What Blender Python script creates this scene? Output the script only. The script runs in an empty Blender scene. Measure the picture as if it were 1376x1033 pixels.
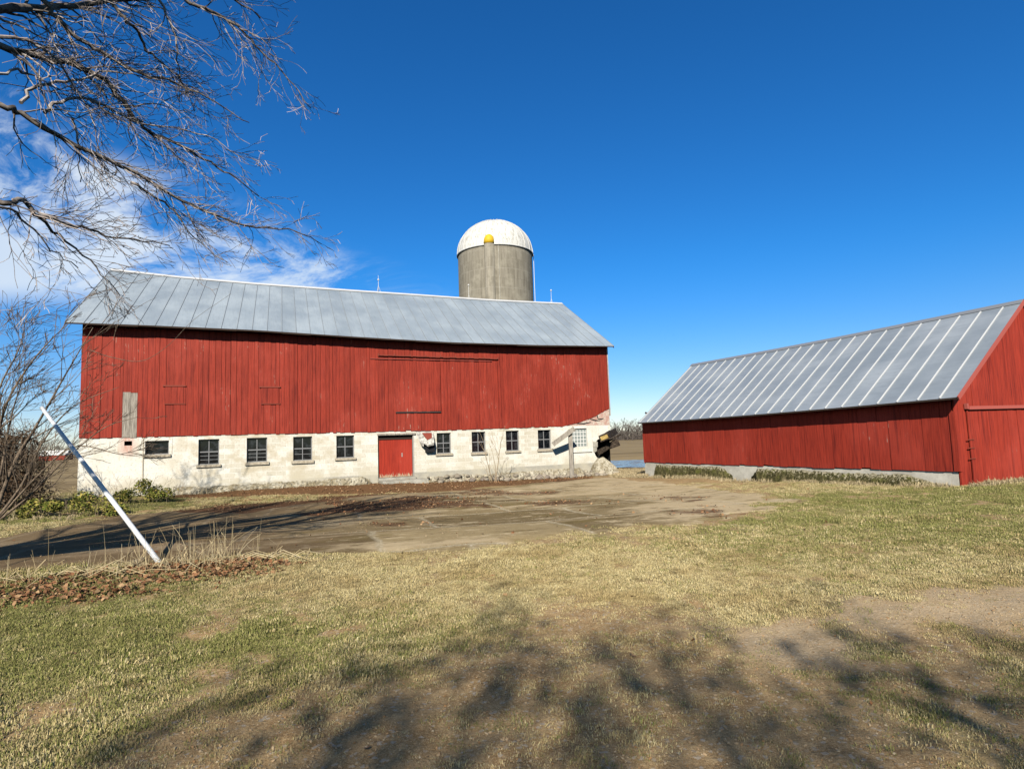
import bpy, random
import numpy as np
from math import *
from mathutils import Vector, Matrix

random.seed(7)
rng = np.random.default_rng(11)
S = bpy.context.scene
COL = S.collection

# ------------------------------------------------------------------ camera model
FPX, PIT, ROL = 800.0, radians(5.22), radians(1.9)
CZ = 1.65
CR = np.array([cos(ROL), sin(ROL) * sin(PIT), -sin(ROL) * cos(PIT)])
CU = np.array([sin(ROL), -cos(ROL) * sin(PIT), cos(ROL) * cos(PIT)])
CF = np.array([0, cos(PIT), sin(PIT)])
CC = np.array([0, 0, CZ])


def ray(px, py):
    return CR * (px - 688) / FPX + CU * (516.5 - py) / FPX + CF


def at(px, py, Y):
    r = ray(px, py)
    return CC + r * (Y / r[1])


def onplane(px, py, P, n):
    r = ray(px, py)
    return CC + r * (((P - CC) @ n) / (r @ n))


AZ = radians(65.3)
D1 = np.array([sin(AZ), cos(AZ), 0.0])      # along the barn front
D2 = np.array([-cos(AZ), sin(AZ), 0.0])     # into the barn / along the shed
BYAW = pi / 2 - AZ
PB = np.array([-16.76, 23.0, 0.0])          # barn front-left corner
QS = np.array([11.61, 15.75, 0.0])          # shed near corner
SUN_AZ, SUN_EL = radians(7.0), radians(33.0)   # shadow azimuth (from +Y to +X), elevation
SH = np.array([sin(SUN_AZ) * cos(SUN_EL), cos(SUN_AZ) * cos(SUN_EL), -sin(SUN_EL)])  # light travel direction


def bt(px, py, w=0.0):
    """pixel -> (t, z) on the barn plane w metres behind its front"""
    q = onplane(px, py, PB + D2 * w, D2) - PB
    return float(q @ D1), float(q[2])


def st(px, py, x=0.0):
    """pixel -> (y, z) on the shed's long wall plane (local x)"""
    q = onplane(px, py, QS + D1 * x, D1) - QS
    return float(q @ D2), float(q[2])


def sg(px, py, y=0.0):
    q = onplane(px, py, QS + D2 * y, D2) - QS
    return float(q @ D1), float(q[2])


# ------------------------------------------------------------------ noise (numpy)
_perm = rng.random((256, 256))


def vnoise(x, y):
    xi = np.floor(x).astype(int); yi = np.floor(y).astype(int)
    fx = x - xi; fy = y - yi
    fx = fx * fx * (3 - 2 * fx); fy = fy * fy * (3 - 2 * fy)
    a = _perm[xi % 256, yi % 256]; b = _perm[(xi + 1) % 256, yi % 256]
    c = _perm[xi % 256, (yi + 1) % 256]; d = _perm[(xi + 1) % 256, (yi + 1) % 256]
    return (a * (1 - fx) + b * fx) * (1 - fy) + (c * (1 - fx) + d * fx) * fy


def fbm(x, y, o=4):
    s = 0; a = 0.5; t = 0
    for i in range(o):
        s = s + a * vnoise(x * 2 ** i + 17.3 * i, y * 2 ** i + 5.1 * i); t += a; a *= 0.5
    return s / t


def sstep(a, b, x):
    t = np.clip((x - a) / (b - a), 0, 1)
    return t * t * (3 - 2 * t)


def poly_sd(X, Y, poly):
    """signed distance, positive inside"""
    P = np.array(poly); n = len(P)
    d = np.full(X.shape, 1e9); ins = np.zeros(X.shape, bool)
    for i in range(n):
        ax, ay = P[i]; bx, by = P[(i + 1) % n]
        ex, ey = bx - ax, by - ay
        h = np.clip(((X - ax) * ex + (Y - ay) * ey) / (ex * ex + ey * ey + 1e-9), 0, 1)
        d = np.minimum(d, np.hypot(X - ax - ex * h, Y - ay - ey * h))
        c = ((ay > Y) != (by > Y)) & (X < (bx - ax) * (Y - ay) / (by - ay + 1e-12) + ax)
        ins ^= c
    return np.where(ins, d, -d)


# ------------------------------------------------------------------ terrain height
def bl(t, w):
    p = PB + D1 * t + D2 * w
    return p[0], p[1]


def sl(x, y):
    p = QS + D1 * x + D2 * y
    return p[0], p[1]


_cp = [(0, 0, 0), (0, 4, 0), (-4, 4, 0), (5, 4, 0), (-8, 3, 0), (9, 4, 0), (-4, 8.5, .0), (0, 9, -.01), (4, 9, 0),
       (8, 9, .02), (12, 10, .03), (-8, 9, -.02), (4, 12, -.07), (8, 14, -.05), (-9, 14, -.14), (-14, 14, -.1), (0, 15, -.17),
       (-5, 18, -.17), (0, 21, -.27), (4, 20, -.24), (16, 14, .03), (20, 16, .05), (-20, 20, -.1), (-30, 30, -.2)]
_cp += [(*bl(0, -.3), -.04), (*bl(-1.5, 1), -.06), (*bl(3.7, -.5), -.14), (*bl(8, -.5), -.1), (*bl(11.5, -.6), -.17), (*bl(15, -.6), -.3),
        (*bl(19, -.6), -.43), (*bl(22.3, -.7), -.45), (*bl(25, -.5), -.42), (*bl(28, 3), -.6), (*bl(33, 10), -.8), (*bl(12, 5), -.3), (*bl(20, 8), -.5)]
_cp += [(*sl(-.3, 0), .0), (*sl(-.3, 3), -.06), (*sl(-.3, 8), -.17), (*sl(-.3, 13.3), -.27), (*sl(4, -.3), .02), (*sl(8, 0), .03), (*sl(4, 8), -.15),
        (*sl(4, 16), -.5)]
_cp += [(0, 60, -.8), (25, 50, -.85), (40, 40, -.6), (-40, 60, -.4), (60, 100, -.9), (-60, 120, -.5), (0, 120, -.8), (-30, -10, 0), (30, -10, 0), (0, -20, 0)]
_cp = np.array(_cp)


def gz(X, Y):
    X = np.asarray(X, float); Y = np.asarray(Y, float)
    num = np.zeros(X.shape); den = np.zeros(X.shape)
    for cx, cy, cz in _cp:
        d2 = (X - cx) ** 2 + (Y - cy) ** 2 + 0.3
        w = 1 / d2 ** 1.6
        num += w * cz; den += w
    z = num / den
    far = sstep(80, 260, np.hypot(X, Y))
    return z * (1 - far) + (-.75) * far


def gp(px, py):
    """pixel -> point on the terrain"""
    r = ray(px, py); z = 0.0
    for _ in range(12):
        p = CC + r * ((z - CZ) / r[2])
        z = float(gz(p[0], p[1]))
    return np.array([p[0], p[1], z])


def gpoly(pts):
    return [tuple(gp(*p)[:2]) for p in pts]


YARD = gpoly([(-120, 782), (0, 774), (100, 768), (230, 757), (390, 752), (500, 750), (600, 745), (690, 736), (760, 722), (830, 709),
              (900, 706), (960, 699), (1010, 688), (1050, 672), (1010, 661), (930, 653), (872, 647), (820, 641), (760, 645), (690, 652),
              (600, 660), (500, 664), (380, 674), (250, 684), (150, 694), (60, 708), (-120, 735)])
DRIVE = gpoly([(-40, 1075), (150, 1000), (250, 965), (340, 945), (450, 912), (540, 875), (640, 845), (760, 818), (880, 822), (1000, 812),
               (1100, 797), (1200, 788), (1376, 776), (1500, 772), (1700, 900), (1700, 1300), (-40, 1300)])
PATH = gpoly([(960, 850), (1000, 832), (1100, 812), (1200, 800), (1376, 782), (1500, 776), (1500, 830), (1376, 838), (1250, 838), (1120, 850), (1000, 872)])
MOUND = gpoly([(-120, 806), (0, 790), (120, 774), (220, 764), (330, 756), (405, 760), (370, 776), (250, 790), (150, 806), (60, 818), (-120, 840)])
BASE_LEAF = gpoly([(228, 664), (240, 690), (330, 690), (400, 680), (470, 670), (540, 663), (600, 659), (700, 651), (795, 643), (795, 639), (700, 642), (600, 646), (508, 647), (400, 651), (300, 657)])
HEAPS = [gpoly(p) for p in ([(585, 664), (640, 658), (760, 661), (700, 668)], [(850, 668), (900, 663), (965, 668), (905, 675)], [(690, 676), (760, 672), (800, 677), (740, 682)], [(900, 690), (960, 683), (1010, 686), (950, 694)], [(480, 706), (560, 702), (590, 706), (520, 710)])]
HEAP = gpoly([(400, 690), (440, 676), (520, 668), (600, 667), (650, 673), (630, 684), (560, 690), (470, 690), (430, 700)])
LANE_GRASS = gpoly([(-150, 730), (0, 704), (70, 702), (150, 692), (260, 680), (230, 655), (100, 652), (-150, 660)])


def masks(X, Y):
    n1 = fbm(X * .9 + 3, Y * .9, 4); n2 = fbm(X * .35 + 40, Y * .35 + 9, 3); n3 = fbm(X * 3.1, Y * 3.1 + 20, 3)
    drive = poly_sd(X, Y, DRIVE) + (n1 - .5) * 2.6 + (n3 - .5) * 1.0
    dirt = sstep(-.55, .7, drive)
    grassy = sstep(.5, .66, fbm(X * .8 + 90, Y * .8 + 50, 4)) * sstep(1.2, 3.0, X) * .6
    path = sstep(-.6, .5, poly_sd(X, Y, PATH) + (n1 - .5) * 1.3 + (n3 - .5) * .5)
    dirt = np.maximum(dirt * (1 - grassy), path)
    # worn patches along the yard's front edge and near the shed
    yd = poly_sd(X, Y, YARD)
    worn = sstep(-1.0, -.1, yd + (n1 - .5) * 2.2 - .35) * sstep(-3.2, -2.0, X) * (1 - sstep(9, 11, X))
    bare = np.maximum(sstep(.58, .72, fbm(X * 1.3 + 7, Y * 1.3 + 70, 4)) * .7, sstep(.57, .68, fbm(X * 2.9 + 37, Y * 2.9 + 7, 4)) * .8)
    xs_ = (X - QS[0]) * D1[0] + (Y - QS[1]) * D1[1]; ys_ = (X - QS[0]) * D2[0] + (Y - QS[1]) * D2[1]
    shed = sstep(-4.6, -3.4, xs_ + (n1 - .5) * 2.4) * sstep(3.0, 5.5, ys_ + (n1 - .5) * 2) * (.55 + .6 * n1)
    dirt = np.clip(np.maximum.reduce([dirt, worn * .9, bare, shed]), 0, 1)
    def blob(x, y, rx, ry):
        return np.exp(-(((X - x) / rx) ** 2 + ((Y - y) / ry) ** 2))
    g = 1.0 * blob(-6.3, 6.6, 2.6, 1.6) + .55 * blob(-3.8, 4.6, 2.2, 1.6) + .9 * blob(9.5, 13, 4.5, 2.4) + 1.0 * blob(4.7, 11.4, 1.2, .5) + .5 * blob(6, 9, 4, 1.5) \
        + .9 * blob(13.5, 14.5, 3, 1.2) + 1.0 * blob(7.8, 14.5, 1.5, .9) + .5 * blob(2.6, 3.6, 1.3, .9) + .12 - .5 * blob(-.6, 7.4, 2.6, 1.6) + .4 * blob(-1.3, 5.6, 1.5, .8)
    lane = sstep(-.3, .3, poly_sd(X, Y, LANE_GRASS))
    g = np.clip(g * 1.2 * (.35 + 1.3 * n1) + lane * .95, 0, 1)
    leaf = np.maximum.reduce([sstep(-.25, .2, poly_sd(X, Y, MOUND) + (n3 - .5) * .5), sstep(-.3, .3, poly_sd(X, Y, BASE_LEAF) + (n1 - .5) * .9),
                              .75 * sstep(-.6, .8, poly_sd(X, Y, HEAP) + (n1 - .5) * 3.4 + (n3 - .5) * 1.2)])
    for hp_ in HEAPS:
        leaf = np.maximum(leaf, .62 * sstep(-.4, .5, poly_sd(X, Y, hp_) + (n1 - .5) * 2.2 + (n3 - .5) * 1.2))
    return dirt, g, leaf, yd, path


def ground_z(X, Y):
    n = fbm(X * 1.1 + 2, Y * 1.1 + 8, 4) - .5
    m = fbm(X * 5 + 2, Y * 5 + 8, 2) - .5
    yd = poly_sd(X, Y, YARD)
    lawn = 1 - sstep(-.5, .1, yd)
    z = gz(X, Y) + lawn * (n * .10 + m * .03) * (1 - sstep(20, 40, Y))
    z = z + .06 * sstep(-.5, .35, poly_sd(X, Y, MOUND))
    return z


# ------------------------------------------------------------------ materials
def mat(name, col=(.5, .5, .5), rough=.8, spec=.3, metal=0.0):
    m = bpy.data.materials.new(name); m.use_nodes = True
    b = m.node_tree.nodes['Principled BSDF']
    b.inputs['Base Color'].default_value = (*col, 1); b.inputs['Roughness'].default_value = rough
    b.inputs['Specular IOR Level'].default_value = spec; b.inputs['Metallic'].default_value = metal
    return m


class NT:
    """small helper for wiring nodes"""
    def __init__(self, m):
        self.t = m.node_tree; self.b = self.t.nodes.get('Principled BSDF')

    def n(self, typ, **kw):
        x = self.t.nodes.new(typ)
        for k, v in kw.items():
            setattr(x, k, v)
        return x

    def l(self, a, b):
        self.t.links.new(a, b)

    def val(self, sock, v):
        if hasattr(v, 'is_linked') or isinstance(v, bpy.types.NodeSocket):
            self.l(v, sock)
        else:
            sock.default_value = v

    def math(self, op, a, b=0.0, c=None, clamp=False):
        x = self.n('ShaderNodeMath', operation=op, use_clamp=clamp)
        self.val(x.inputs[0], a); self.val(x.inputs[1], b)
        if c is not None:
            self.val(x.inputs[2], c)
        return x.outputs[0]

    def mapr(self, v, a, b, c=0.0, d=1.0, smooth=True):
        x = self.n('ShaderNodeMapRange', interpolation_type='SMOOTHSTEP' if smooth else 'LINEAR')
        self.val(x.inputs[0], v)
        for i, q in enumerate((a, b, c, d)):
            x.inputs[1 + i].default_value = q
        return x.outputs[0]

    def mix(self, f, a, b, blend='MIX'):
        x = self.n('ShaderNodeMix', data_type='RGBA', blend_type=blend)
        self.val(x.inputs[0], f)
        for s, v in ((x.inputs[6], a), (x.inputs[7], b)):
            if isinstance(v, tuple):
                s.default_value = (*v, 1) if len(v) == 3 else v
            else:
                self.l(v, s)
        return x.outputs[2]

    def coord(self, which='Object'):
        return self.n('ShaderNodeTexCoord').outputs[which]

    def scale(self, v, s, loc=(0, 0, 0), rot=(0, 0, 0)):
        x = self.n('ShaderNodeMapping')
        self.l(v, x.inputs[0]); x.inputs[1].default_value = loc; x.inputs[2].default_value = rot; x.inputs[3].default_value = s
        return x.outputs[0]

    def noise(self, v, sc=5., det=4., rough=.55, out=0, dist=0.0):
        x = self.n('ShaderNodeTexNoise')
        if v is not None:
            self.l(v, x.inputs['Vector'])
        x.inputs['Scale'].default_value = sc; x.inputs['Detail'].default_value = det
        x.inputs['Roughness'].default_value = rough; x.inputs['Distortion'].default_value = dist
        return x.outputs[out]

    def attr(self, name, out='Fac'):
        x = self.n('ShaderNodeAttribute', attribute_name=name)
        return x.outputs[out]

    def sep(self, v):
        x = self.n('ShaderNodeSeparateXYZ'); self.l(v, x.inputs[0])
        return x.outputs

    def bump(self, h, strength=.4, dist=.02):
        x = self.n('ShaderNodeBump'); self.l(h, x.inputs['Height'])
        x.inputs['Strength'].default_value = strength; x.inputs['Distance'].default_value = dist
        self.l(x.outputs[0], self.b.inputs['Normal'])
        return x

    def col(self, c):
        self.l(c, self.b.inputs['Base Color'])

    def rough(self, r):
        self.val(self.b.inputs['Roughness'], r)


def board_paint(name, red, dark, bare, peel_hi=.66, stain=.75, bv=.4):
    m = mat(name, red, .7, .25); q = NT(m)
    oc = q.coord(); var = q.attr('var')
    off = q.n('ShaderNodeCombineXYZ'); q.l(q.math('MULTIPLY', var, 37.0), off.inputs[0]); q.l(q.math('MULTIPLY', var, 91.0), off.inputs[2])
    ov = q.n('ShaderNodeVectorMath', operation='ADD'); q.l(oc, ov.inputs[0]); q.l(off.outputs[0], ov.inputs[1])
    grain = q.noise(q.scale(ov.outputs[0], (22, 22, .6)), 2.2, 6, .65)
    big = q.noise(q.scale(oc, (.5, .5, .35)), 1.3, 4, .6)
    streak = q.noise(q.scale(ov.outputs[0], (5, 5, .35)), 1.6, 3, .6)
    c = q.mix(q.mapr(var, 0, 1, 0, bv), red, tuple(x * .58 for x in red))
    c = q.mix(q.mapr(grain, .40, .66, 0, .7), c, dark)
    c = q.mix(q.mapr(streak, .56, .74, 0, stain), c, dark)
    c = q.mix(q.mapr(big, .45, .7, 0, .35), c, tuple(min(1, x * 1.25 + .02) for x in red))
    pn = q.noise(q.scale(ov.outputs[0], (9, 9, 1.4)), 1.5, 6, .7)
    xx = q.sep(oc)[0]; pk = q.math('ADD', q.math('ADD', pn, q.mapr(big, .4, .68, -.10, .05)), q.mapr(xx, 11, 18, -.01, .012))
    c = q.mix(q.mapr(pk, peel_hi - .02, peel_hi + .05, 0, .75), c, bare)
    q.col(c); q.bump(grain, .25, .01)
    return m


M = {}
M['red'] = board_paint('barn_red_boards', (.36, .044, .024), (.12, .013, .010), (.44, .28, .22), .645)
M['red_shed'] = board_paint('shed_red_boards', (.385, .043, .023), (.11, .011, .009), (.46, .30, .24), .675, .85, .25)
M['red_door'] = board_paint('door_red_boards', (.42, .040, .020), (.20, .018, .012), (.5, .38, .26), .74, .3)
M['oldwood'] = mat('weathered_boards', (.3, .27, .23), .85, .2)
q = NT(M['oldwood']); oc = q.coord(); g = q.noise(q.scale(oc, (22, 22, 1.2)), 2, 6, .65)
q.col(q.mix(q.mapr(g, .3, .7), (.16, .14, .12), (.46, .42, .36))); q.bump(g, .5, .01)
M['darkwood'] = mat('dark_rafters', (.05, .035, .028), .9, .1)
M['timber'] = mat('charred_timber', (.035, .028, .022), .9, .1)
q = NT(M['timber']); g = q.noise(q.scale(q.coord(), (4, 12, 12)), 2, 5, .65)
q.col(q.mix(q.mapr(g, .4, .68), (.018, .014, .011), (.13, .10, .075))); q.bump(g, .6, .02)
M['sawn'] = mat('sawn_timber_end', (.50, .36, .12), .8, .2)
q = NT(M['sawn']); g = q.noise(q.coord(), 9, 5, .65)
q.col(q.mix(q.mapr(g, .35, .65), (.30, .20, .06), (.62, .46, .17)))

# whitewashed concrete block
M['block'] = mat('whitewashed_block', (.8, .78, .7), .85, .2)
q = NT(M['block']); oc = q.coord(); sx = q.sep(oc)
cb = q.n('ShaderNodeCombineXYZ'); q.l(sx[0], cb.inputs[0]); q.l(sx[2], cb.inputs[1])
br = q.n('ShaderNodeTexBrick'); q.l(cb.outputs[0], br.inputs['Vector'])
br.inputs['Scale'].default_value = 1.0; br.inputs['Brick Width'].default_value = .405; br.inputs['Row Height'].default_value = .203
br.inputs['Mortar Size'].default_value = .008; br.inputs['Mortar Smooth'].default_value = .5; br.inputs['Bias'].default_value = 0
br.inputs['Color1'].default_value = (.80, .78, .71, 1); br.inputs['Color2'].default_value = (.62, .585, .49, 1); br.inputs['Mortar'].default_value = (.86, .85, .80, 1)
big = q.noise(q.scale(oc, (.7, 1, 1.0)), 1.5, 5, .65); fine = q.noise(oc, 14, 5, .65)
plaster = q.math('MULTIPLY', q.mapr(sx[0], 3.9, 5.2, 1, 0), 1.0)
plaster2 = q.math('MAXIMUM', plaster, q.mapr(q.math('ADD', sx[0], q.math('MULTIPLY', fine, .6)), 20.6, 21.6, 0, 1))
c = q.mix(q.math('MULTIPLY', plaster2, .8), br.outputs['Color'], (.82, .81, .75))
c = q.mix(q.math('MULTIPLY', q.mapr(big, .42, .62, 0, .8), q.mapr(q.math('ABSOLUTE', q.math('SUBTRACT', sx[0], 6.5)), 1.5, 5, 1, .35)), c, (.55, .48, .35))
c = q.mix(q.mapr(fine, .52, .70, 0, .7), c, (.40, .365, .29))
# bare grey footing course at the bottom
fh = q.math('ADD', sx[2], q.math('MULTIPLY', q.math('SUBTRACT', fine, .5), .10))
ft = q.math('MULTIPLY', q.mapr(fh, .19, .24, 1, 0), q.mapr(sx[0], 7.5, 9.5, .3, 1))
c = q.mix(ft, c, q.mix(fine, (.27, .265, .235), (.46, .44, .39)))
# rust / drip stains of the wall itself below the vent and along the top
st1 = q.noise(q.scale(oc, (3.2, 1, .5)), 2, 4, .7)
c = q.mix(q.math('MULTIPLY', q.mapr(st1, .56, .7, 0, .55), q.mapr(sx[2], .6, 2.2, .25, 1)), c, (.50, .38, .24))
rx = q.math('ABSOLUTE', q.math('SUBTRACT', sx[0], 1.62))
c = q.mix(q.math('MULTIPLY', q.math('MULTIPLY', q.mapr(rx, .05, .42, 1, 0), q.mapr(sx[2], 1.2, 1.85, 0, 1)), q.mapr(st1, .3, .6, .2, .8)), c, (.55, .25, .18))
lowst = q.math('MULTIPLY', q.mapr(fh, .25, .75, 1, 0), q.mapr(big, .35, .6, .1, .7))
c = q.mix(lowst, c, (.58, .535, .42))
q.col(c); hb = q.math('ADD', q.math('MULTIPLY', br.outputs['Fac'], -.6), q.math('MULTIPLY', fine, .5)); q.bump(hb, .35, .012)

M['pink'] = mat('peeled_pink_wall', (.48, .33, .27), .9, .1)
q = NT(M['pink']); oc = q.coord(); a = q.noise(oc, 4, 6, .7); b_ = q.noise(oc, 17, 4, .6)
c = q.mix(q.mapr(a, .4, .62), (.50, .30, .25), (.62, .56, .48)); c = q.mix(q.mapr(b_, .56, .7, 0, .7), c, (.20, .16, .14)); q.col(c); q.bump(b_, .5, .02)
M['conc'] = mat('bare_concrete', (.42, .40, .35), .9, .2)
q = NT(M['conc']); oc = q.coord(); a = q.noise(oc, 2.2, 6, .7); b_ = q.noise(oc, 30, 3, .6)
c = q.mix(q.mapr(a, .35, .7), (.34, .325, .28), (.52, .50, .44)); c = q.mix(q.mapr(b_, .55, .72, 0, .5), c, (.22, .21, .18)); q.col(c); q.bump(b_, .4, .01)
M['footing'] = mat('pale_footing_concrete', (.5, .48, .43), .9, .2)
q = NT(M['footing']); oc = q.coord(); sx = q.sep(oc); a = q.noise(oc, 1.7, 6, .7); b_ = q.noise(oc, 26, 3, .6)
c = q.mix(q.mapr(a, .35, .7), (.48, .455, .39), (.68, .65, .57)); c = q.mix(q.mapr(b_, .58, .72, 0, .4), c, (.26, .25, .22))
q.col(c); q.bump(b_, .3, .01)
M['moss'] = mat('mossy_rubble', (.12, .12, .06), .95, .1)
q = NT(M['moss']); oc = q.coord(); a = q.noise(oc, 3.3, 6, .7); b_ = q.noise(q.scale(oc, (1, 1, .45)), 16, 5, .7)
geo = q.n('ShaderNodeNewGeometry'); nz = q.sep(geo.outputs['Normal'])[2]
c = q.mix(q.mapr(b_, .38, .66), (.035, .034, .014), (.15, .13, .06)); c = q.mix(q.mapr(a, .5, .68, 0, .7), c, (.12, .125, .03))
c = q.mix(q.mapr(q.math('ADD', q.math('MULTIPLY', nz, .35), b_), .72, .86, 0, .8), c, (.42, .38, .28)); q.col(c); q.bump(b_, .8, .04)  # upward faces coloured paler, as highlights painted on the ledge top
M['crumble'] = mat('crumbled_whitewash', (.5, .47, .4), .95, .1)
q = NT(M['crumble']); oc = q.coord(); a = q.noise(oc, 2.4, 6, .7); b_ = q.noise(oc, 11, 6, .75)
c = q.mix(q.mapr(a, .38, .62), (.56, .52, .42), (.30, .255, .17)); c = q.mix(q.mapr(b_, .46, .64, 0, .85), c, (.15, .125, .08)); c = q.mix(q.mapr(b_, .3, .42, .7, 0), c, (.70, .67, .58)); q.col(c); q.bump(b_, .9, .04)
M['stone'] = mat('fieldstone', (.35, .31, .25), .9, .2)
q = NT(M['stone']); oc = q.coord(); var = q.attr('var'); a = q.noise(oc, 9, 6, .7)
c = q.mix(var, (.47, .42, .32), (.22, .19, .155)); c = q.mix(q.mapr(a, .42, .68, 0, .6), c, (.22, .19, .15)); q.col(c); q.bump(a, .5, .02)
M['loose'] = mat('loose_fieldstone', (.35, .31, .25), .9, .2)
q = NT(M['loose']); oc = q.coord(); oi = q.n('ShaderNodeObjectInfo'); a = q.noise(oc, 9, 6, .7)
c = q.mix(oi.outputs['Random'], (.52, .46, .36), (.20, .165, .145)); c = q.mix(q.mapr(a, .42, .68, 0, .6), c, (.28, .25, .2)); q.col(c); q.bump(a, .5, .02)

# roofs
def roof_mat(name, lo, hi, rough, metal, seam=None):
    m = mat(name, lo, rough, .5, metal); q = NT(m); oc = q.coord()
    a = q.noise(q.scale(oc, (.45, .3, .3)), 1.6, 5, .6); b_ = q.noise(q.scale(oc, (9, .8, .8)), 1.5, 4, .6); f = q.noise(oc, 7, 4, .6)
    c = q.mix(q.mapr(a, .3, .7), lo, hi); c = q.mix(q.mapr(b_, .45, .75, 0, .35), c, tuple(x * .78 for x in lo))
    c = q.mix(q.mapr(f, .6, .75, 0, .3), c, tuple(x * .7 for x in lo))
    var = q.attr('var'); c = q.mix(q.mapr(var, 0, 1, 0, .22), c, tuple(x * .72 for x in lo))
    q.col(c); q.rough(q.mapr(a, .3, .7, rough - .08, rough + .1)); q.bump(f, .12, .01)
    return m


M['roof'] = roof_mat('galvanised_barn_roof', (.34, .405, .47), (.44, .51, .575), .45, .2)
M['roof_s'] = roof_mat('galvanised_shed_roof', (.31, .36, .41), (.43, .48, .535), .42, .25)
M['seam'] = mat('roof_seam', (.37, .41, .45), .55, .4, .3)
M['ridge'] = mat('bright_ridge_cap', (.80, .81, .82), .4, .5, .25)
M['ridge_s'] = mat('grey_ridge_cap', (.34, .36, .39), .5, .5, .4)
M['white'] = mat('white_paint', (.80, .80, .78), .55, .4)
M['batten'] = mat('white_batten', (.66, .68, .70), .45, .5)
M['whitewood'] = mat('weathered_white_board', (.55, .53, .50), .8, .2)
q = NT(M['whitewood']); g = q.noise(q.scale(q.coord(), (18, 18, 1.5)), 2, 5, .65); q.col(q.mix(q.mapr(g, .35, .7), (.52, .50, .47), (.30, .28, .25)))
M['pinktrim'] = mat('faded_pink_trim', (.42, .10, .08), .7, .3)
M['sash'] = mat('grey_white_sash', (.25, .255, .265), .7, .3)
M['sill'] = mat('concrete_sill', (.42, .39, .33), .9, .2)
q = NT(M['sill']); g = q.noise(q.coord(), 12, 5, .65); q.col(q.mix(q.mapr(g, .35, .7), (.36, .31, .235), (.56, .50, .40)))
M['glass'] = mat('dark_window_glass', (.010, .012, .016), .06, .5)
q = NT(M['glass']); g = q.noise(q.coord(), 5, 3, .6); q.col(q.mix(q.mapr(g, .45, .7, 0, 1), (.006, .008, .011), (.035, .04, .045))); q.rough(q.mapr(g, .3, .7, .03, .16)); q.bump(q.noise(q.coord(), 2.2, 2, .5), .04, .02)
M['gblock'] = mat('glass_block', (.30, .34, .33), .2, .5)
M['black'] = mat('black_interior', (.008, .007, .007), .95, .05)
M['tar'] = mat('black_tar_sheet', (.018, .019, .022), .8, .2)  # near-black, painted shade for the corner hollow; also colours the fan box
M['rust'] = mat('rusty_track', (.24, .05, .032), .7, .3)
M['iron'] = mat('dark_iron', (.05, .045, .045), .6, .4)
M['galv'] = mat('galvanised_pipe', (.8, .82, .85), .6, .3, 0)
q = NT(M['galv']); g = q.noise(q.scale(q.coord(), (12, 12, 1.5)), 3, 4, .6); q.col(q.mix(q.mapr(g, .45, .75, 0, .6), (.76, .79, .83), (.45, .46, .48)))
M['sheet'] = mat('crumpled_sheet', (.5, .49, .46), .6, .4, .2)
q = NT(M['sheet']); g = q.noise(q.coord(), 8, 4, .6); q.col(q.mix(q.mapr(g, .35, .65), (.30, .29, .27), (.68, .66, .6)))

# silo
M['silo'] = mat('silo_concrete', (.30, .28, .235), .9, .2)
q = NT(M['silo']); oc = q.coord(); sx = q.sep(oc)
ang = q.math('ARCTAN2', sx[1], sx[0])
cv = q.n('ShaderNodeCombineXYZ'); q.l(q.math('MULTIPLY', ang, 3.1), cv.inputs[0]); q.l(sx[2], cv.inputs[1])
br = q.n('ShaderNodeTexBrick'); q.l(cv.outputs[0], br.inputs['Vector']); br.inputs['Scale'].default_value = 1; br.inputs['Brick Width'].default_value = .27
br.inputs['Row Height'].default_value = .76; br.inputs['Mortar Size'].default_value = .008; br.inputs['Mortar Smooth'].default_value = .4
br.inputs['Color1'].default_value = (.31, .285, .235, 1); br.inputs['Color2'].default_value = (.255, .235, .19, 1); br.inputs['Mortar'].default_value = (.20, .18, .145, 1)
sk = q.noise(q.scale(cv.outputs[0], (3.2, .18, 1)), 1.7, 5, .65); a = q.noise(oc, 1.1, 6, .7); f = q.noise(oc, 12, 4, .65)
c = q.mix(q.mapr(sk, .42, .70, 0, .75), br.outputs['Color'], (.15, .135, .105)); c = q.mix(q.mapr(a, .45, .7, 0, .6), c, (.38, .355, .29)); c = q.mix(q.mapr(f, .55, .75, 0, .4), c, (.16, .145, .12))
bd = q.math('ABSOLUTE', q.math('SUBTRACT', q.math('FRACT', q.math('DIVIDE', sx[2], 1.52)), .5))
c = q.mix(q.mapr(bd, .47, .5, 0, .35), c, (.42, .40, .35)); q.col(c); q.bump(f, .4, .02)
M['dome'] = mat('white_silo_dome', (.78, .78, .76), .5, .4)
q = NT(M['dome']); oc = q.coord(); sx = q.sep(oc); ang = q.math('ARCTAN2', sx[1], sx[0])
cv = q.n('ShaderNodeCombineXYZ'); q.l(q.math('MULTIPLY', ang, 3.0), cv.inputs[0]); q.l(q.math('MULTIPLY', sx[2], .35), cv.inputs[1])
sk = q.noise(cv.outputs[0], 5.5, 6, .75); c = q.mix(q.mapr(sk, .48, .62, 0, .75), (.70, .70, .67), (.30, .28, .23)); q.col(c)
M['yellow'] = mat('yellow_cap', (.72, .46, .03), .6, .3)

# bark
def bark(name, a, b, sc=8):
    m = mat(name, a, .85, .2); q = NT(m); g = q.noise(q.coord(), sc, 5, .65); q.col(q.mix(q.mapr(g, .35, .65), a, b)); q.bump(g, .5, .01)
    return m


M['bark'] = bark('grey_maple_bark', (.09, .075, .065), (.29, .25, .22), 14)
M['twig'] = bark('pale_twig_bark', (.26, .21, .19), (.58, .52, .49), 5)
M['shrubbark'] = bark('brown_shrub_bark', (.10, .075, .055), (.26, .20, .145), 9)
M['paletwig'] = bark('tan_sapling_bark', (.26, .19, .12), (.40, .31, .21), 9)
M['fartwig'] = bark('far_tree_bark', (.085, .072, .066), (.15, .125, .105), .8)


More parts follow.
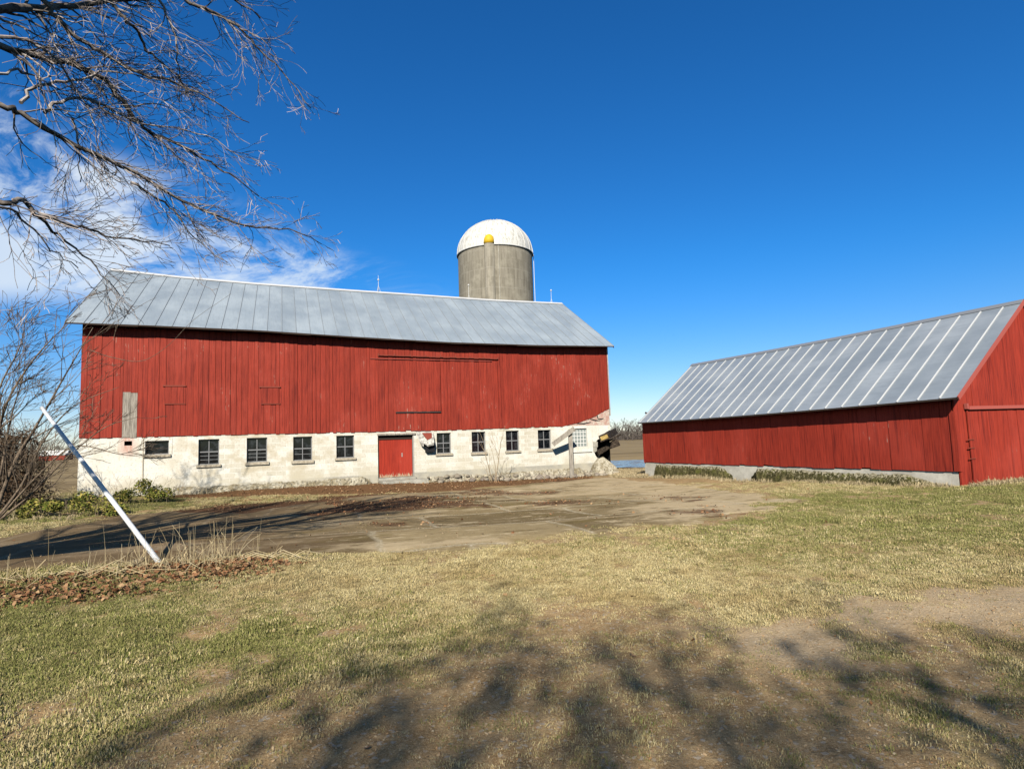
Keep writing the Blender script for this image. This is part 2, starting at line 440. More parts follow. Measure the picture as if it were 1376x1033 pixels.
def leaf_mat(name, cols, wn=None):
    m = mat(name, cols[0], .8, .2); q = NT(m)
    oi = q.n('ShaderNodeObjectInfo'); v = q.math('FRACT', q.math('ADD', q.attr('var'), oi.outputs['Random']))
    rp = q.n('ShaderNodeValToRGB'); q.l(v, rp.inputs[0]); e = rp.color_ramp.elements
    e[0].color = (*cols[0], 1); e[1].color = (*cols[-1], 1)
    for i, c in enumerate(cols[1:-1]):
        x = e.new((i + 1) / (len(cols) - 1)); x.color = (*c, 1)
    c = rp.outputs[0]
    if wn:
        gp_ = q.n('ShaderNodeNewGeometry').outputs['Position']; a = q.noise(gp_, .9, 4, .65); b = q.noise(gp_, 4.5, 4, .65)
        c = q.mix(q.mapr(a, .44, .64, 0, .75), c, wn); c = q.mix(q.mapr(b, .5, .68, 0, .6), c, tuple(x * .5 for x in wn)); c = q.mix(q.mapr(b, .3, .42, .5, 0), c, (.68, .57, .31))
    q.col(c)
    return m


M['straw'] = leaf_mat('straw_blades', [(.33, .24, .105), (.58, .47, .235), (.70, .59, .32), (.46, .375, .165), (.78, .69, .42)], (.40, .295, .135))
M['green'] = leaf_mat('green_blades', [(.11, .125, .03), (.20, .22, .055), (.30, .30, .10), (.46, .39, .18), (.24, .25, .07)], (.24, .23, .075))
M['deadleaf'] = leaf_mat('dead_leaves', [(.19, .08, .035), (.30, .155, .075), (.12, .055, .028), (.46, .31, .17), (.24, .105, .05), (.38, .235, .12)])
M['stalk'] = leaf_mat('dry_stalks', [(.46, .36, .20), (.62, .51, .31), (.36, .27, .14), (.70, .60, .40)])
M['weed'] = leaf_mat('weed_leaves', [(.10, .13, .02), (.19, .23, .04), (.32, .31, .07), (.46, .36, .10), (.15, .18, .03)])
M['olive'] = leaf_mat('evergreen_leaves', [(.03, .05, .015), (.05, .07, .02), (.07, .08, .03)])
M['pebble'] = leaf_mat('pebbles', [(.22, .145, .08), (.42, .30, .18), (.44, .34, .22), (.36, .20, .09), (.50, .41, .28), (.29, .21, .13)])
M['brushleaf'] = leaf_mat('brown_brush', [(.055, .032, .018), (.10, .06, .033), (.035, .022, .014), (.14, .09, .05)])

# ground
M['ground'] = mat('lawn_and_dirt', (.3, .25, .15), .95, .1)
q = NT(M['ground']); oc = q.coord('Object'); mk = q.n('ShaderNodeAttribute', attribute_name='mask'); ms = q.n('ShaderNodeSeparateColor'); q.l(mk.outputs['Color'], ms.inputs[0])
n1 = q.noise(oc, 1.3, 6, .7); n2 = q.noise(oc, 11, 6, .7); n3 = q.noise(oc, 55, 4, .7); vz = q.n('ShaderNodeTexVoronoi'); q.l(oc, vz.inputs['Vector']); vz.inputs['Scale'].default_value = 42
grass = q.mix(q.mapr(n2, .3, .7), (.20, .145, .07), (.44, .34, .165)); grass = q.mix(q.mapr(n3, .35, .7, 0, .6), grass, (.52, .42, .22)); grass = q.mix(q.mapr(n1, .52, .7, 0, .6), grass, (.20, .135, .075))
grn = q.mix(q.mapr(n2, .35, .65), (.12, .13, .035), (.28, .28, .085))
c = q.mix(q.math('MULTIPLY', ms.outputs[1], q.mapr(n2, .3, .6, .45, .95)), grass, grn)
dirt = q.mix(q.mapr(n1, .35, .68), (.28, .175, .08), (.44, .30, .15)); dirt = q.mix(q.mapr(n2, .42, .68, 0, .6), dirt, (.52, .37, .195)); dirt = q.mix(q.mapr(n3, .5, .72, 0, .7), dirt, (.64, .48, .275)); n5 = q.noise(oc, 150, 3, .7); dirt = q.mix(q.mapr(n5, .54, .70, 0, .75), dirt, (.70, .54, .32)); dirt = q.mix(q.mapr(n5, .30, .45, .75, 0), dirt, (.11, .06, .022)); n6 = q.noise(oc, 2.6, 5, .7); dirt = q.mix(q.mapr(n6, .55, .68, 0, .28), dirt, (.43, .24, .10))
dirt = q.mix(q.mapr(vz.outputs['Color'], .78, .86, 0, .55), dirt, (.50, .45, .38)); dirt = q.mix(q.mapr(n3, .30, .44, .6, 0), dirt, (.10, .07, .045))
c = q.mix(q.mapr(q.math('ADD', ms.outputs[0], q.math('MULTIPLY', q.math('SUBTRACT', n2, .5), .7)), .3, .7), c, dirt)
c = q.mix(q.math('MULTIPLY', mk.outputs['Alpha'], .75), c, q.mix(q.mapr(n3, .35, .68), (.44, .335, .205), (.66, .53, .36)))
lf = q.mix(q.mapr(n3, .35, .65), (.10, .05, .025), (.26, .13, .06)); c = q.mix(q.mapr(q.math('ADD', ms.outputs[2], q.math('MULTIPLY', q.math('SUBTRACT', n2, .5), .5)), .3, .65, 0, .9), c, lf)
# distant fields
sx = q.sep(oc); dist = q.math('SQRT', q.math('ADD', q.math('POWER', sx[0], 2.0), q.math('POWER', sx[1], 2.0)))
fb = q.noise(q.scale(oc, (.02, .16, .1)), 1.0, 5, .6); fld = q.mix(q.mapr(fb, .35, .65), (.20, .145, .075), (.34, .255, .135)); fld = q.mix(q.mapr(n1, .5, .75, 0, .4), fld, (.12, .09, .05))
c = q.mix(q.mapr(dist, 29, 37), c, fld)
q.col(c); q.bump(q.math('ADD', q.math('MULTIPLY', n3, .6), n2), .6, .03)

# yard slab
M['yard'] = mat('worn_concrete_yard', (.3, .26, .2), .93, .1)
q = NT(M['yard']); oc = q.coord('Object')
rot = q.scale(oc, (1, 1, 1), (1.2, .4, 0), (0, 0, -BYAW + .12))
wob = q.noise(oc, .8, 3, .6, out=1); wv = q.n('ShaderNodeVectorMath', operation='MULTIPLY_ADD'); q.l(wob, wv.inputs[0]); wv.inputs[1].default_value = (.35, .35, 0); q.l(rot, wv.inputs[2])
br = q.n('ShaderNodeTexBrick'); q.l(wv.outputs[0], br.inputs['Vector']); br.inputs['Scale'].default_value = 1; br.inputs['Brick Width'].default_value = 3.6; br.inputs['Row Height'].default_value = 2.5
br.inputs['Mortar Size'].default_value = .10; br.inputs['Mortar Smooth'].default_value = 1.0; br.offset = .37
br.inputs['Color1'].default_value = (.38, .29, .155, 1); br.inputs['Color2'].default_value = (.14, .10, .045, 1); br.inputs['Mortar'].default_value = (.17, .13, .07, 1)
n1 = q.noise(q.scale(rot, (.55, 1.0, 1)), .55, 6, .68); n2 = q.noise(q.scale(rot, (.6, 1.2, 1)), 2.4, 6, .7); n3 = q.noise(oc, 24, 5, .75); n4 = q.noise(q.scale(rot, (.35, 1.1, 1)), 1.1, 5, .65)
mk = q.n('ShaderNodeAttribute', attribute_name='mask'); ms = q.n('ShaderNodeSeparateColor'); q.l(mk.outputs['Color'], ms.inputs[0])
c = br.outputs['Color']
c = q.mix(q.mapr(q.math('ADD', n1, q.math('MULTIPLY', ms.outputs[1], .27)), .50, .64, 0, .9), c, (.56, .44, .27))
c = q.mix(q.mapr(n4, .54, .64, 0, .7), c, (.19, .14, .05))
c = q.mix(q.mapr(n2, .54, .68, 0, .8), c, (.11, .075, .035)); c = q.mix(q.mapr(n2, .34, .45, .85, 0), c, (.62, .50, .32))
jf = q.math('MULTIPLY', br.outputs['Fac'], q.mapr(n2, .34, .52, .25, 1)); c = q.mix(q.math('MULTIPLY', jf, .85), c, q.mix(q.mapr(n3, .4, .6), (.36, .29, .17), (.66, .57, .41)))
c = q.mix(q.mapr(n3, .56, .72, 0, .6), c, (.56, .47, .32)); c = q.mix(q.mapr(n3, .26, .42, .65, 0), c, (.07, .05, .025))
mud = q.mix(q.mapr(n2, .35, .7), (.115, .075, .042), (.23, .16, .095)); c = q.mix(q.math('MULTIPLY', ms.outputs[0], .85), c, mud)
lf = q.mix(q.mapr(n3, .35, .65), (.06, .03, .018), (.18, .09, .045)); c = q.mix(q.mapr(q.math('ADD', ms.outputs[2], q.math('MULTIPLY', q.math('SUBTRACT', n2, .5), .9)), .35, .75, 0, .9), c, lf)
q.col(c); q.bump(q.math('ADD', q.math('MULTIPLY', br.outputs['Fac'], -.4), n3), .6, .025)
M['water'] = mat('pond_water', (.06, .055, .045), .12, .5)
q = NT(M['water']); q.bump(q.noise(q.coord(), 3, 3, .6), .35, .05); w_ = q.noise(q.scale(q.coord(), (.5, 1.6, 1)), 1.2, 5, .7); q.col(q.mix(q.mapr(w_, .44, .6), (.04, .04, .04), (.20, .15, .09))); q.rough(q.mapr(w_, .5, .6, .10, .8))


# ------------------------------------------------------------------ mesh builder
class MB:
    def __init__(self):
        self.v = []; self.f = []; self.var = []; self.m = []; self.cur = 0; self.cv = 0.5

    def add(self, vs, fs):
        o = len(self.v); self.v.extend([tuple(map(float, p)) for p in vs])
        for f in fs:
            self.f.append([o + i for i in f]); self.var.append(self.cv); self.m.append(self.cur)

    def box(self, a, b):
        (x0, y0, z0), (x1, y1, z1) = a, b
        self.add([(x0, y0, z0), (x1, y0, z0), (x1, y1, z0), (x0, y1, z0), (x0, y0, z1), (x1, y0, z1), (x1, y1, z1), (x0, y1, z1)],
                 [(0, 3, 2, 1), (4, 5, 6, 7), (0, 1, 5, 4), (1, 2, 6, 5), (2, 3, 7, 6), (3, 0, 4, 7)])

    def beam(self, p, q_, w, h, up=(0, 0, 1)):
        p = Vector(p); q_ = Vector(q_); d = (q_ - p).normalized(); u = Vector(up); s = d.cross(u)
        if s.length < 1e-4:
            s = d.cross(Vector((0, 1, 0)))
        s.normalize(); u = s.cross(d)
        vs = []
        for c in (p, q_):
            for a, b in ((-1, -1), (1, -1), (1, 1), (-1, 1)):
                vs.append(c + s * a * w / 2 + u * b * h / 2)
        self.add(vs, [(0, 1, 2, 3), (7, 6, 5, 4), (0, 4, 5, 1), (1, 5, 6, 2), (2, 6, 7, 3), (3, 7, 4, 0)])

    def prism(self, poly, f0, f1):
        """poly of 2D points; f0/f1 map them to 3D for the two faces"""
        n = len(poly)
        self.add([f0(*p) for p in poly] + [f1(*p) for p in poly],
                 [list(range(n)), list(range(2 * n - 1, n - 1, -1))] + [(i, i + n, (i + 1) % n + n, (i + 1) % n) for i in range(n)])

    def tube(self, pts, rad, sides=6, cap=True):
        pts = [Vector(p) for p in pts]; n = len(pts)
        if n < 2:
            return
        vs = []; ref = None
        for i in range(n):
            d = (pts[min(i + 1, n - 1)] - pts[max(i - 1, 0)])
            if d.length < 1e-9:
                d = Vector((0, 0, 1))
            d.normalize()
            if ref is None:
                ref = Vector((0, 0, 1)) if abs(d.z) < .9 else Vector((1, 0, 0))
            s = d.cross(ref)
            if s.length < 1e-5:
                s = d.cross(Vector((0, 1, 0)))
            s.normalize(); u = s.cross(d); ref = u
            r = rad[i] if hasattr(rad, '__len__') else rad
            for k in range(sides):
                a = 2 * pi * k / sides
                vs.append(pts[i] + s * (r * cos(a)) + u * (r * sin(a)))
        fs = []
        for i in range(n - 1):
            for k in range(sides):
                fs.append((i * sides + k, i * sides + (k + 1) % sides, (i + 1) * sides + (k + 1) % sides, (i + 1) * sides + k))
        if cap:
            fs.append(tuple(range(sides))[::-1]); fs.append(tuple(range((n - 1) * sides, n * sides)))
        self.add(vs, fs)

    def stone(self, c, r, sq=(1, 1, .7), seed=0, sub=1):
        import bmesh
        bm = bmesh.new(); bmesh.ops.create_icosphere(bm, subdivisions=sub, radius=1)
        R = random.Random(seed); M3 = Matrix.Rotation(R.uniform(0, 6.3), 3, 'Z') @ Matrix.Rotation(R.uniform(-.5, .5), 3, 'X')
        vs = []
        for v in bm.verts:
            k = 1 + R.uniform(-.22, .18); p = M3 @ Vector((v.co.x * sq[0] * r * k, v.co.y * sq[1] * r * k, v.co.z * sq[2] * r * k)); vs.append(p + Vector(c))
        self.add(vs, [[v.index for v in f.verts] for f in bm.faces]); bm.free()

    def build(self, name, mats, parent=None, smooth=False, loc=None, link=True):
        me = bpy.data.meshes.new(name); me.from_pydata(self.v, [], self.f)
        if not isinstance(mats, (list, tuple)):
            mats = [mats]
        for x in mats:
            me.materials.append(x)
        if len(mats) > 1:
            me.polygons.foreach_set('material_index', self.m)
        a = me.attributes.new('var', 'FLOAT', 'FACE'); a.data.foreach_set('value', self.var)
        if smooth:
            me.polygons.foreach_set('use_smooth', [True] * len(self.f))
        me.update()
        o = bpy.data.objects.new(name, me)
        if link:
            COL.objects.link(o)
        if parent:
            o.parent = parent
        if loc is not None:
            o.location = loc
        return o


def tag(o, label=None, cat=None, group=None, kind=None):
    for k, v in (('label', label), ('category', cat), ('group', group), ('kind', kind)):
        if v:
            o[k] = v
    return o


def empty(name, loc, yaw=0.0):
    o = bpy.data.objects.new(name, None); COL.objects.link(o); o.location = loc; o.rotation_euler = (0, 0, yaw); o.empty_display_size = .3
    return o


def interp(x, xs, ys):
    return float(np.interp(x, xs, ys))


# ================================================================== GROUND
def axis(lo, hi, step, far, grow=1.22):
    a = list(np.arange(lo, hi + 1e-6, step)); s = step; x = a[-1]
    while x < far:
        s *= grow; x += s; a.append(x)
    s = step; x = a[0]; pre = []
    while x > -far:
        s *= grow; x -= s; pre.append(x)
    return np.array(pre[::-1] + a)


def grid_obj(name, xs, ys, zf, m, colour=None, keep=None):
    X, Y = np.meshgrid(xs, ys); Z = zf(X, Y)
    nx, ny = len(xs), len(ys)
    V = np.stack([X, Y, Z], -1).reshape(-1, 3)
    i = np.arange(nx * ny).reshape(ny, nx)
    F = np.stack([i[:-1, :-1], i[:-1, 1:], i[1:, 1:], i[1:, :-1]], -1).reshape(-1, 4)
    if keep is not None:
        kf = keep(X, Y).reshape(-1)[F].any(1); F = F[kf]
        used = np.unique(F); mp = -np.ones(len(V), int); mp[used] = np.arange(len(used)); V = V[used]; F = mp[F]
        X = X.reshape(-1)[used]; Y = Y.reshape(-1)[used]
    me = bpy.data.meshes.new(name); me.vertices.add(len(V)); me.vertices.foreach_set('co', V.ravel())
    me.loops.add(F.size); me.loops.foreach_set('vertex_index', F.ravel()); me.polygons.add(len(F))
    me.polygons.foreach_set('loop_start', np.arange(0, F.size, 4)); me.polygons.foreach_set('loop_total', np.full(len(F), 4))
    me.polygons.foreach_set('use_smooth', np.ones(len(F), bool)); me.update(); me.validate()
    if colour is not None:
        c = colour(X.reshape(-1), Y.reshape(-1)); a = me.attributes.new('mask', 'FLOAT_COLOR', 'POINT'); a.data.foreach_set('color', c.astype(np.float32).ravel())
    me.materials.append(m); o = bpy.data.objects.new(name, me); COL.objects.link(o)
    return o


POND_C = at(858, 622, 53.0)


def ground_full(X, Y):
    z = ground_z(X, Y)
    # hollow for the pond
    r = np.hypot((X - POND_C[0]) / 7.0, (Y - POND_C[1] - 1.0) / 7.5) + (fbm(X * .3, Y * .3, 3) - .5) * .5
    z = z - .35 * (1 - sstep(.75, 1.15, r))
    yd = poly_sd(X, Y, YARD); z = z - .05 * sstep(.2, .6, yd)
    return z


def gcol(X, Y):
    d, g, l, yd, p = masks(X, Y)
    return np.stack([d, g, l, p], -1)


grid_obj('ground', axis(-16, 17, .11, 2500), axis(1.5, 24, .11, 2500), ground_full, M['ground'], gcol)['kind'] = 'structure'


def yard_z(X, Y):
    yd = poly_sd(X, Y, YARD) + (fbm(X * .9 + 31, Y * .9, 4) - .5) * 2.4
    return gz(X, Y) + .012 * (fbm(X * 1.2, Y * 1.2, 3) - .5) + np.where(yd > 0, .022 * sstep(0, .25, yd), yd * .12)


def ycol(X, Y):
    d, g, l, yd, p = masks(X, Y)
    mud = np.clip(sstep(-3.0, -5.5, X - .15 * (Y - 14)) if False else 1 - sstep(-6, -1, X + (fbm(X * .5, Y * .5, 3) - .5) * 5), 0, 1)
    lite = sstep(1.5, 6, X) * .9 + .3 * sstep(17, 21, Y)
    return np.stack([mud * .8, np.clip(lite, 0, 1), l, 0 * l], -1)


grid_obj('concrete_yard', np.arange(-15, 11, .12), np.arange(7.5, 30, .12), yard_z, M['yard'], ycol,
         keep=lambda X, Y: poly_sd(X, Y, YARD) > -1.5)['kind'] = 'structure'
mb = MB(); n = 40
mb.add([(POND_C[0] + 1.5 + 8.5 * cos(2 * pi * i / n), POND_C[1] + 1 + 9 * sin(2 * pi * i / n), 0) for i in range(n)], [list(range(n))])
pond = mb.build('pond_water', M['water'], loc=(0, 0, float(gz(POND_C[0], POND_C[1])) - .13)); pond['kind'] = 'structure'

# ================================================================== BARN
barn = empty('red_barn', PB, BYAW)
tag(barn, 'long red board barn on a whitewashed block basement with a sagging grey metal roof', 'barn')
L, W = 24.35, 11.0
OV = .52
ev = [bt(x, y, -OV) for x, y in [(87, 433), (200, 437), (345, 443.5), (480, 452.5), (600, 459.5), (720, 463.5), (825, 465)]]
rv = [bt(x, y, W / 2) for x, y in [(149, 362.5), (240, 372.5), (344, 381.5), (470, 390.5), (560, 396.5), (660, 403.5), (755, 408)]]
ev = np.array(ev); rv = np.array(rv)
EVT, EVZ, RVT, RVZ = ev[:, 0], ev[:, 1], rv[:, 0], rv[:, 1]


def roofpt(u, s, back=False, lift=0.0):
    """u 0..1 along, s 0 eave .. 1 ridge"""
    te = EVT[0] + (EVT[-1] - EVT[0]) * u; tr = RVT[0] + (RVT[-1] - RVT[0]) * u
    ze = interp(te, EVT, EVZ); zr = interp(tr, RVT, RVZ)
    w0, w1 = -OV, W / 2
    w = w0 + (w1 - w0) * s
    if back:
        w = W - w; ze = EVZ.mean()
    t = te + (tr - te) * s; z = ze + (zr - ze) * s + lift
    return (t, w, z)


def roof_under(t, w=0.0):
    s = (w + OV) / (W / 2 + OV); ze = interp(t, EVT, EVZ); zr = interp(t, RVT, RVZ)
    return ze + (zr - ze) * s - .09


# roof sheets, one strip per panel
mb = MB(); NP = 42; NS = 6
for back in (False, True):
    for i in range(NP):
        mb.cv = random.random()
        for k in range(NS):
            u0, u1, s0, s1 = i / NP, (i + 1) / NP, k / NS, (k + 1) / NS
            top = [roofpt(u0, s0, back), roofpt(u1, s0, back), roofpt(u1, s1, back), roofpt(u0, s1, back)]
            mb.add(top, [(0, 1, 2, 3) if not back else (3, 2, 1, 0)])
roof = mb.build('roof', M['roof'], barn)
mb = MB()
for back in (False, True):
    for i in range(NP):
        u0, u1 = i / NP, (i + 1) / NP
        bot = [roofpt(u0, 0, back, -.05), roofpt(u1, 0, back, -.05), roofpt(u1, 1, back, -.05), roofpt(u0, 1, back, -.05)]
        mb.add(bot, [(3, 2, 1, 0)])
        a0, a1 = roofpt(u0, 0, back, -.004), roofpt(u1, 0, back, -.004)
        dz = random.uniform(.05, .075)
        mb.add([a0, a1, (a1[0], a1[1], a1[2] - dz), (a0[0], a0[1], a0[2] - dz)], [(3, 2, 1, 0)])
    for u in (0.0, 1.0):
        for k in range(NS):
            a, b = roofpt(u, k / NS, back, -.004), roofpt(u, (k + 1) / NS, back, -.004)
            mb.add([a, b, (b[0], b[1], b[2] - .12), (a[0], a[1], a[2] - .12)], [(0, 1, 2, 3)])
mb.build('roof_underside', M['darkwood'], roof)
mb = MB()
for i in range(NP + 1):
    pts = [roofpt(i / NP, k / NS, False, .011) for k in range(NS + 1)]
    for a, b in zip(pts[:-1], pts[1:]):
        mb.beam(a, b, .018, .024)
mb.build('seam', M['seam'], roof)
mb = MB()
rp = [roofpt(i / NP, 1, False, .02) for i in range(NP + 1)]
for i in range(NP):
    a, b = rp[i], rp[i + 1]
    mb.add([(a[0], a[1] - .17, a[2] - .088), (b[0], b[1] - .17, b[2] - .088), (b[0], b[1], b[2] + .045), (a[0], a[1], a[2] + .045), (b[0], b[1] + .17, b[2] - .088), (a[0], a[1] + .17, a[2] - .088)],
           [(0, 1, 2, 3), (3, 2, 4, 5)])
mb.build('ridge_cap', M['ridge'], roof)
for px, pyt, pyb, ball in [(508.5, 370, 389, 376), (630, 382, 400.5, 383), (741, 388.5, 406, 390.5)]:
    t0, z0 = bt(px, pyb, W / 2); z1 = bt(px, pyt, W / 2)[1]; zb = bt(px, ball, W / 2)[1]
    mb = MB(); mb.tube([(t0, W / 2, z0 - .1), (t0, W / 2, z1)], [.014, .008], 6)
    for a in range(3):
        mb.tube([(t0 + .12 * cos(a * 2.1), W / 2 + .12 * sin(a * 2.1), z0 - .12), (t0, W / 2, z0 + .22)], .008, 5)
    rod = mb.build('lightning_rod', M['white'], roof)
    mb = MB(); mb.stone((t0, W / 2, zb), .055, (1, 1, 1), 3, 2); mb.build('ball', M['white'], None, True).parent = rod
# note: ball sits one level below the rod, rods belong to the roof -> keep three levels only
for o in list(roof.children):
    if o.name.startswith('lightning_rod'):
        o.parent = barn

# front boards
RK = [bt(755, 573), bt(780, 567), bt(800, 559), bt(817, 549)]
RKT = [p[0] for p in RK]; RKZ = [p[1] for p in RK]


def board_bottom(t):
    if t < RKT[0]:
        return interp(t, [0, 2.3, 5, 8.6, 11, 14.8, 18.4, 21.3], [2.23, 2.215, 2.225, 2.2, 2.19, 2.18, 2.21, 2.235])
    return interp(t, RKT, RKZ)


mb = MB(); t = 0.0
gt0, gz0 = bt(165.5, 527.5); gt1, _ = bt(183.5, 588)
while t < L - .02:
    wd = random.choice([.15, .18, .2, .23, .25, .28]); t1 = min(t + wd, L)
    if L - t1 < .1:
        t1 = L
    # the two grey replacement boards stand in this gap
    segs = [(t, t1)]
    if t < gt1 and t1 > gt0:
        segs = [s for s in ((t, gt0), (gt1, t1)) if s[1] - s[0] > .02]
        up = [(max(t, gt0), min(t1, gt1))]
    else:
        up = []
    off = random.uniform(-.02, .008); mb.cv = random.random(); jb = random.uniform(-.02, .012) + (random.random() < .06) * .04
    for a, b in segs:
        zb0, zb1 = board_bottom(a) + jb, board_bottom(b) + jb
        if a >= RKT[0]:
            zb0, zb1 = board_bottom(a), board_bottom(b)
        gp_ = random.choice([.003, .004, .006, .009])
        f0 = [(a + gp_, zb0), (b - gp_, zb1), (b - gp_, roof_under(b) - .13), (a + gp_, roof_under(a) - .13)]
        mb.prism(f0, lambda x, z: (x, -.03 + off, z), lambda x, z: (x, .02, z))
    for a, b in up:
        f0 = [(a + .003, gz0), (b - .003, gz0), (b - .003, roof_under(b) - .13), (a + .003, roof_under(a) - .13)]
        mb.prism(f0, lambda x, z: (x, -.03 + off, z), lambda x, z: (x, .02, z))
    t = t1
mb.build('board_siding', M['red'], barn)
# backing so no light leaks, and the other walls
mb = MB()
mb.box((.03, .03, 2.3), (L - .03, .08, 6.62))
for tt in (.03, L - .08):
    mb.prism([(.09, .0), (W - .05, .0), (W - .05, 6.45), (W / 2, 10.0), (.09, 6.45)] if tt < 1 else [(.7, .0), (W - .05, .0), (W - .05, 6.45), (W / 2, 10.0), (.7, 6.45)], lambda y, z: (tt, y, z), lambda y, z: (tt + .05, y, z))
mb.box((.1, .4, 2.12), (L - .1, W - .1, 2.2)); mb.box((.1, .4, -.1), (L - .1, W - .1, 0.02))
mb.build('inner_structure', M['black'], barn)
mb = MB()
for tt in (0.0, L - .025):
    y = .05
    while y < W - .05:
        y1 = min(y + random.choice([.22, .27, .3]), W); mb.cv = random.random()
        mb.prism([(y + .004, 2.2), (y1 - .004, 2.2), (y1 - .004, 6.5 + 3.4 * (1 - abs(y1 - W / 2) / (W / 2))), (y + .004, 6.5 + 3.4 * (1 - abs(y - W / 2) / (W / 2)))],
                 lambda a, z: (tt, a, z), lambda a, z: (tt + .022, a, z)); y = y1
mb.cv = .5; mb.box((0, W, 2.2), (L, W + .03, 6.6))
mb.build('gable_siding', M['red'], barn)
mb = MB(); mb.box((L + .003, -.055, 2.75), (L + .06, .06, roof_under(L) - .05)); mb.build('corner_trim', M['whitewood'], barn)

# grey replacement boards
mb = MB(); gm = (gt0 + gt1) / 2 + .02
mb.box((gt0, -.035, 2.22), (gm - .004, .015, gz0 + .02)); mb.box((gm + .004, -.028, 2.2), (gt1, .015, gz0 - .01))
tag(mb.build('replacement_board', M['oldwood'], barn), 'pair of bare grey boards patched into the red siding')

# small hatches and the big sliding door
for (x0, y0, x1, y1) in [(222, 519.5, 246.5, 542), (351, 521, 374, 542)]:
    t0, z1 = bt(x0, y0); t1, z0 = bt(x1, y1)
    mb = MB(); k = 3
    for i in range(k):
        mb.cv = random.random(); a, b = t0 + (t1 - t0) * i / k, t0 + (t1 - t0) * (i + 1) / k
        mb.box((a + .004, -.062, z0), (b - .004, -.044, z1))
    h = mb.build('hatch', M['red'], barn)
    mb = MB(); mb.cv = .2; mb.box((t0 - .08, -.085, z1 + .003), (t1 + .08, -.044, z1 + .06)); mb.build('trim_strip', M['rust'], h); mb = MB(); mb.box((t0 - .01, -.075, z0 - .035), (t1 + .08, -.044, z0 - .003)); mb.build('trim_strip', M['rust'], h)
t0, z1 = bt(531, 485); t1, z0 = bt(592, 552.5)
mb = MB(); a = t0
while a < t1 - .03:
    b = min(a + random.choice([.2, .25, .22]), t1); mb.cv = random.random() * .6; mb.box((a + .003, -.075, z0 + random.uniform(-.01, .01)), (b - .003, -.05, z1)); a = b
door = mb.build('sliding_door', M['red'], barn)
mb = MB(); mb.box((t0 - .03, -.088, z0 - .06), (t1 + .0, -.045, z0 - .014)); mb.build('bottom_guide', M['iron'], door)  # dark strip drawn as the shadow line along the door's bottom track
ra, rb = bt(508, 477.5), bt(668, 482.5)
mb = MB(); mb.beam((ra[0], -.11, ra[1]), (rb[0], -.11, rb[1]), .05, .04)
for i in range(9):
    f = i / 8; x = ra[0] + (rb[0] - ra[0]) * f; z = ra[1] + (rb[1] - ra[1]) * f; mb.box((x - .03, -.085, z - .05), (x + .03, -.045, z + .09))
mb.build('door_track', M['rust'], barn)
ra, rb = bt(497, 482), bt(660, 485.5)
mb = MB(); mb.beam((ra[0], -.07, ra[1]), (rb[0], -.07, rb[1]), .05, .02); mb.build('track_flashing', M['pinktrim'], barn)

# ---- basement wall with real openings
WIN = [(266.5, 590, 294.5, 624), (331.5, 588, 359, 620.5), (394, 586.5, 419.5, 618.5), (452, 585, 476, 615), (587, 581.5, 606, 609),
       (634, 580, 652.5, 607.5), (680, 578.5, 697.5, 605.5), (723, 577.5, 740.5, 603)]


def rect(x0, y0, x1, y1):
    a = bt(x0, y0); b = bt(x1, y1); c = bt(x0, y1); d = bt(x1, y0)
    return ((a[0] + c[0]) / 2, (b[1] + c[1]) / 2, (b[0] + d[0]) / 2, (a[1] + d[1]) / 2)   # t0,z0,t1,z1


wins = [rect(*r) for r in WIN]
wide = rect(195, 592, 227, 610.5); gbl = rect(768.5, 575.5, 789, 600)
vent = rect(167, 592.5, 177.5, 598.5); dr = rect(508, 584.5, 556.5, 642.5); dr = (dr[0], .0, dr[2], dr[3])
holes = wins + [wide, gbl, vent, dr]
TE = bt(794, 600)[0]       # where the broken end begins
ts = sorted(set([0.0, TE] + [h[0] for h in holes] + [h[2] for h in holes])); zs = sorted(set([-.9, 2.24] + [h[1] for h in holes] + [h[3] for h in holes]))
mb = MB()


def inhole(t, z):
    return any(h[0] < t < h[2] and h[1] < z < h[3] for h in holes)


for i in range(len(ts) - 1):
    z = None
    for k in range(len(zs) - 1):
        if not inhole((ts[i] + ts[i + 1]) / 2, (zs[k] + zs[k + 1]) / 2):
            mb.add([(ts[i], 0, zs[k]), (ts[i + 1], 0, zs[k]), (ts[i + 1], 0, zs[k + 1]), (ts[i], 0, zs[k + 1])], [(0, 1, 2, 3)])
DEP = .26
for (a, b, c, d) in holes:
    mb.add([(a, 0, b), (c, 0, b), (c, 0, d), (a, 0, d), (a, DEP, b), (c, DEP, b), (c, DEP, d), (a, DEP, d)], [(0, 4, 5, 1), (1, 5, 6, 2), (2, 6, 7, 3), (3, 7, 4, 0)])
# broken right end: outline of what still stands
top_end = [(t_, board_bottom(t_) + .03) for t_ in (24.33, 23.6, 22.9, 22.2, 21.6)]
out = [(TE, -.9), bt(812, 640), bt(806, 619), bt(800, 611.5), bt(797.5, 604), bt(799, 596), bt(803, 590.5), bt(808, 588), bt(812, 582), bt(820, 577)]
out = [p for p in out] + [(L, bt(820, 577)[1] + .05), (L, 2.24), (TE, 2.24)]
mb.prism(out, lambda x, z: (x, 0, z), lambda x, z: (x, .24, z))
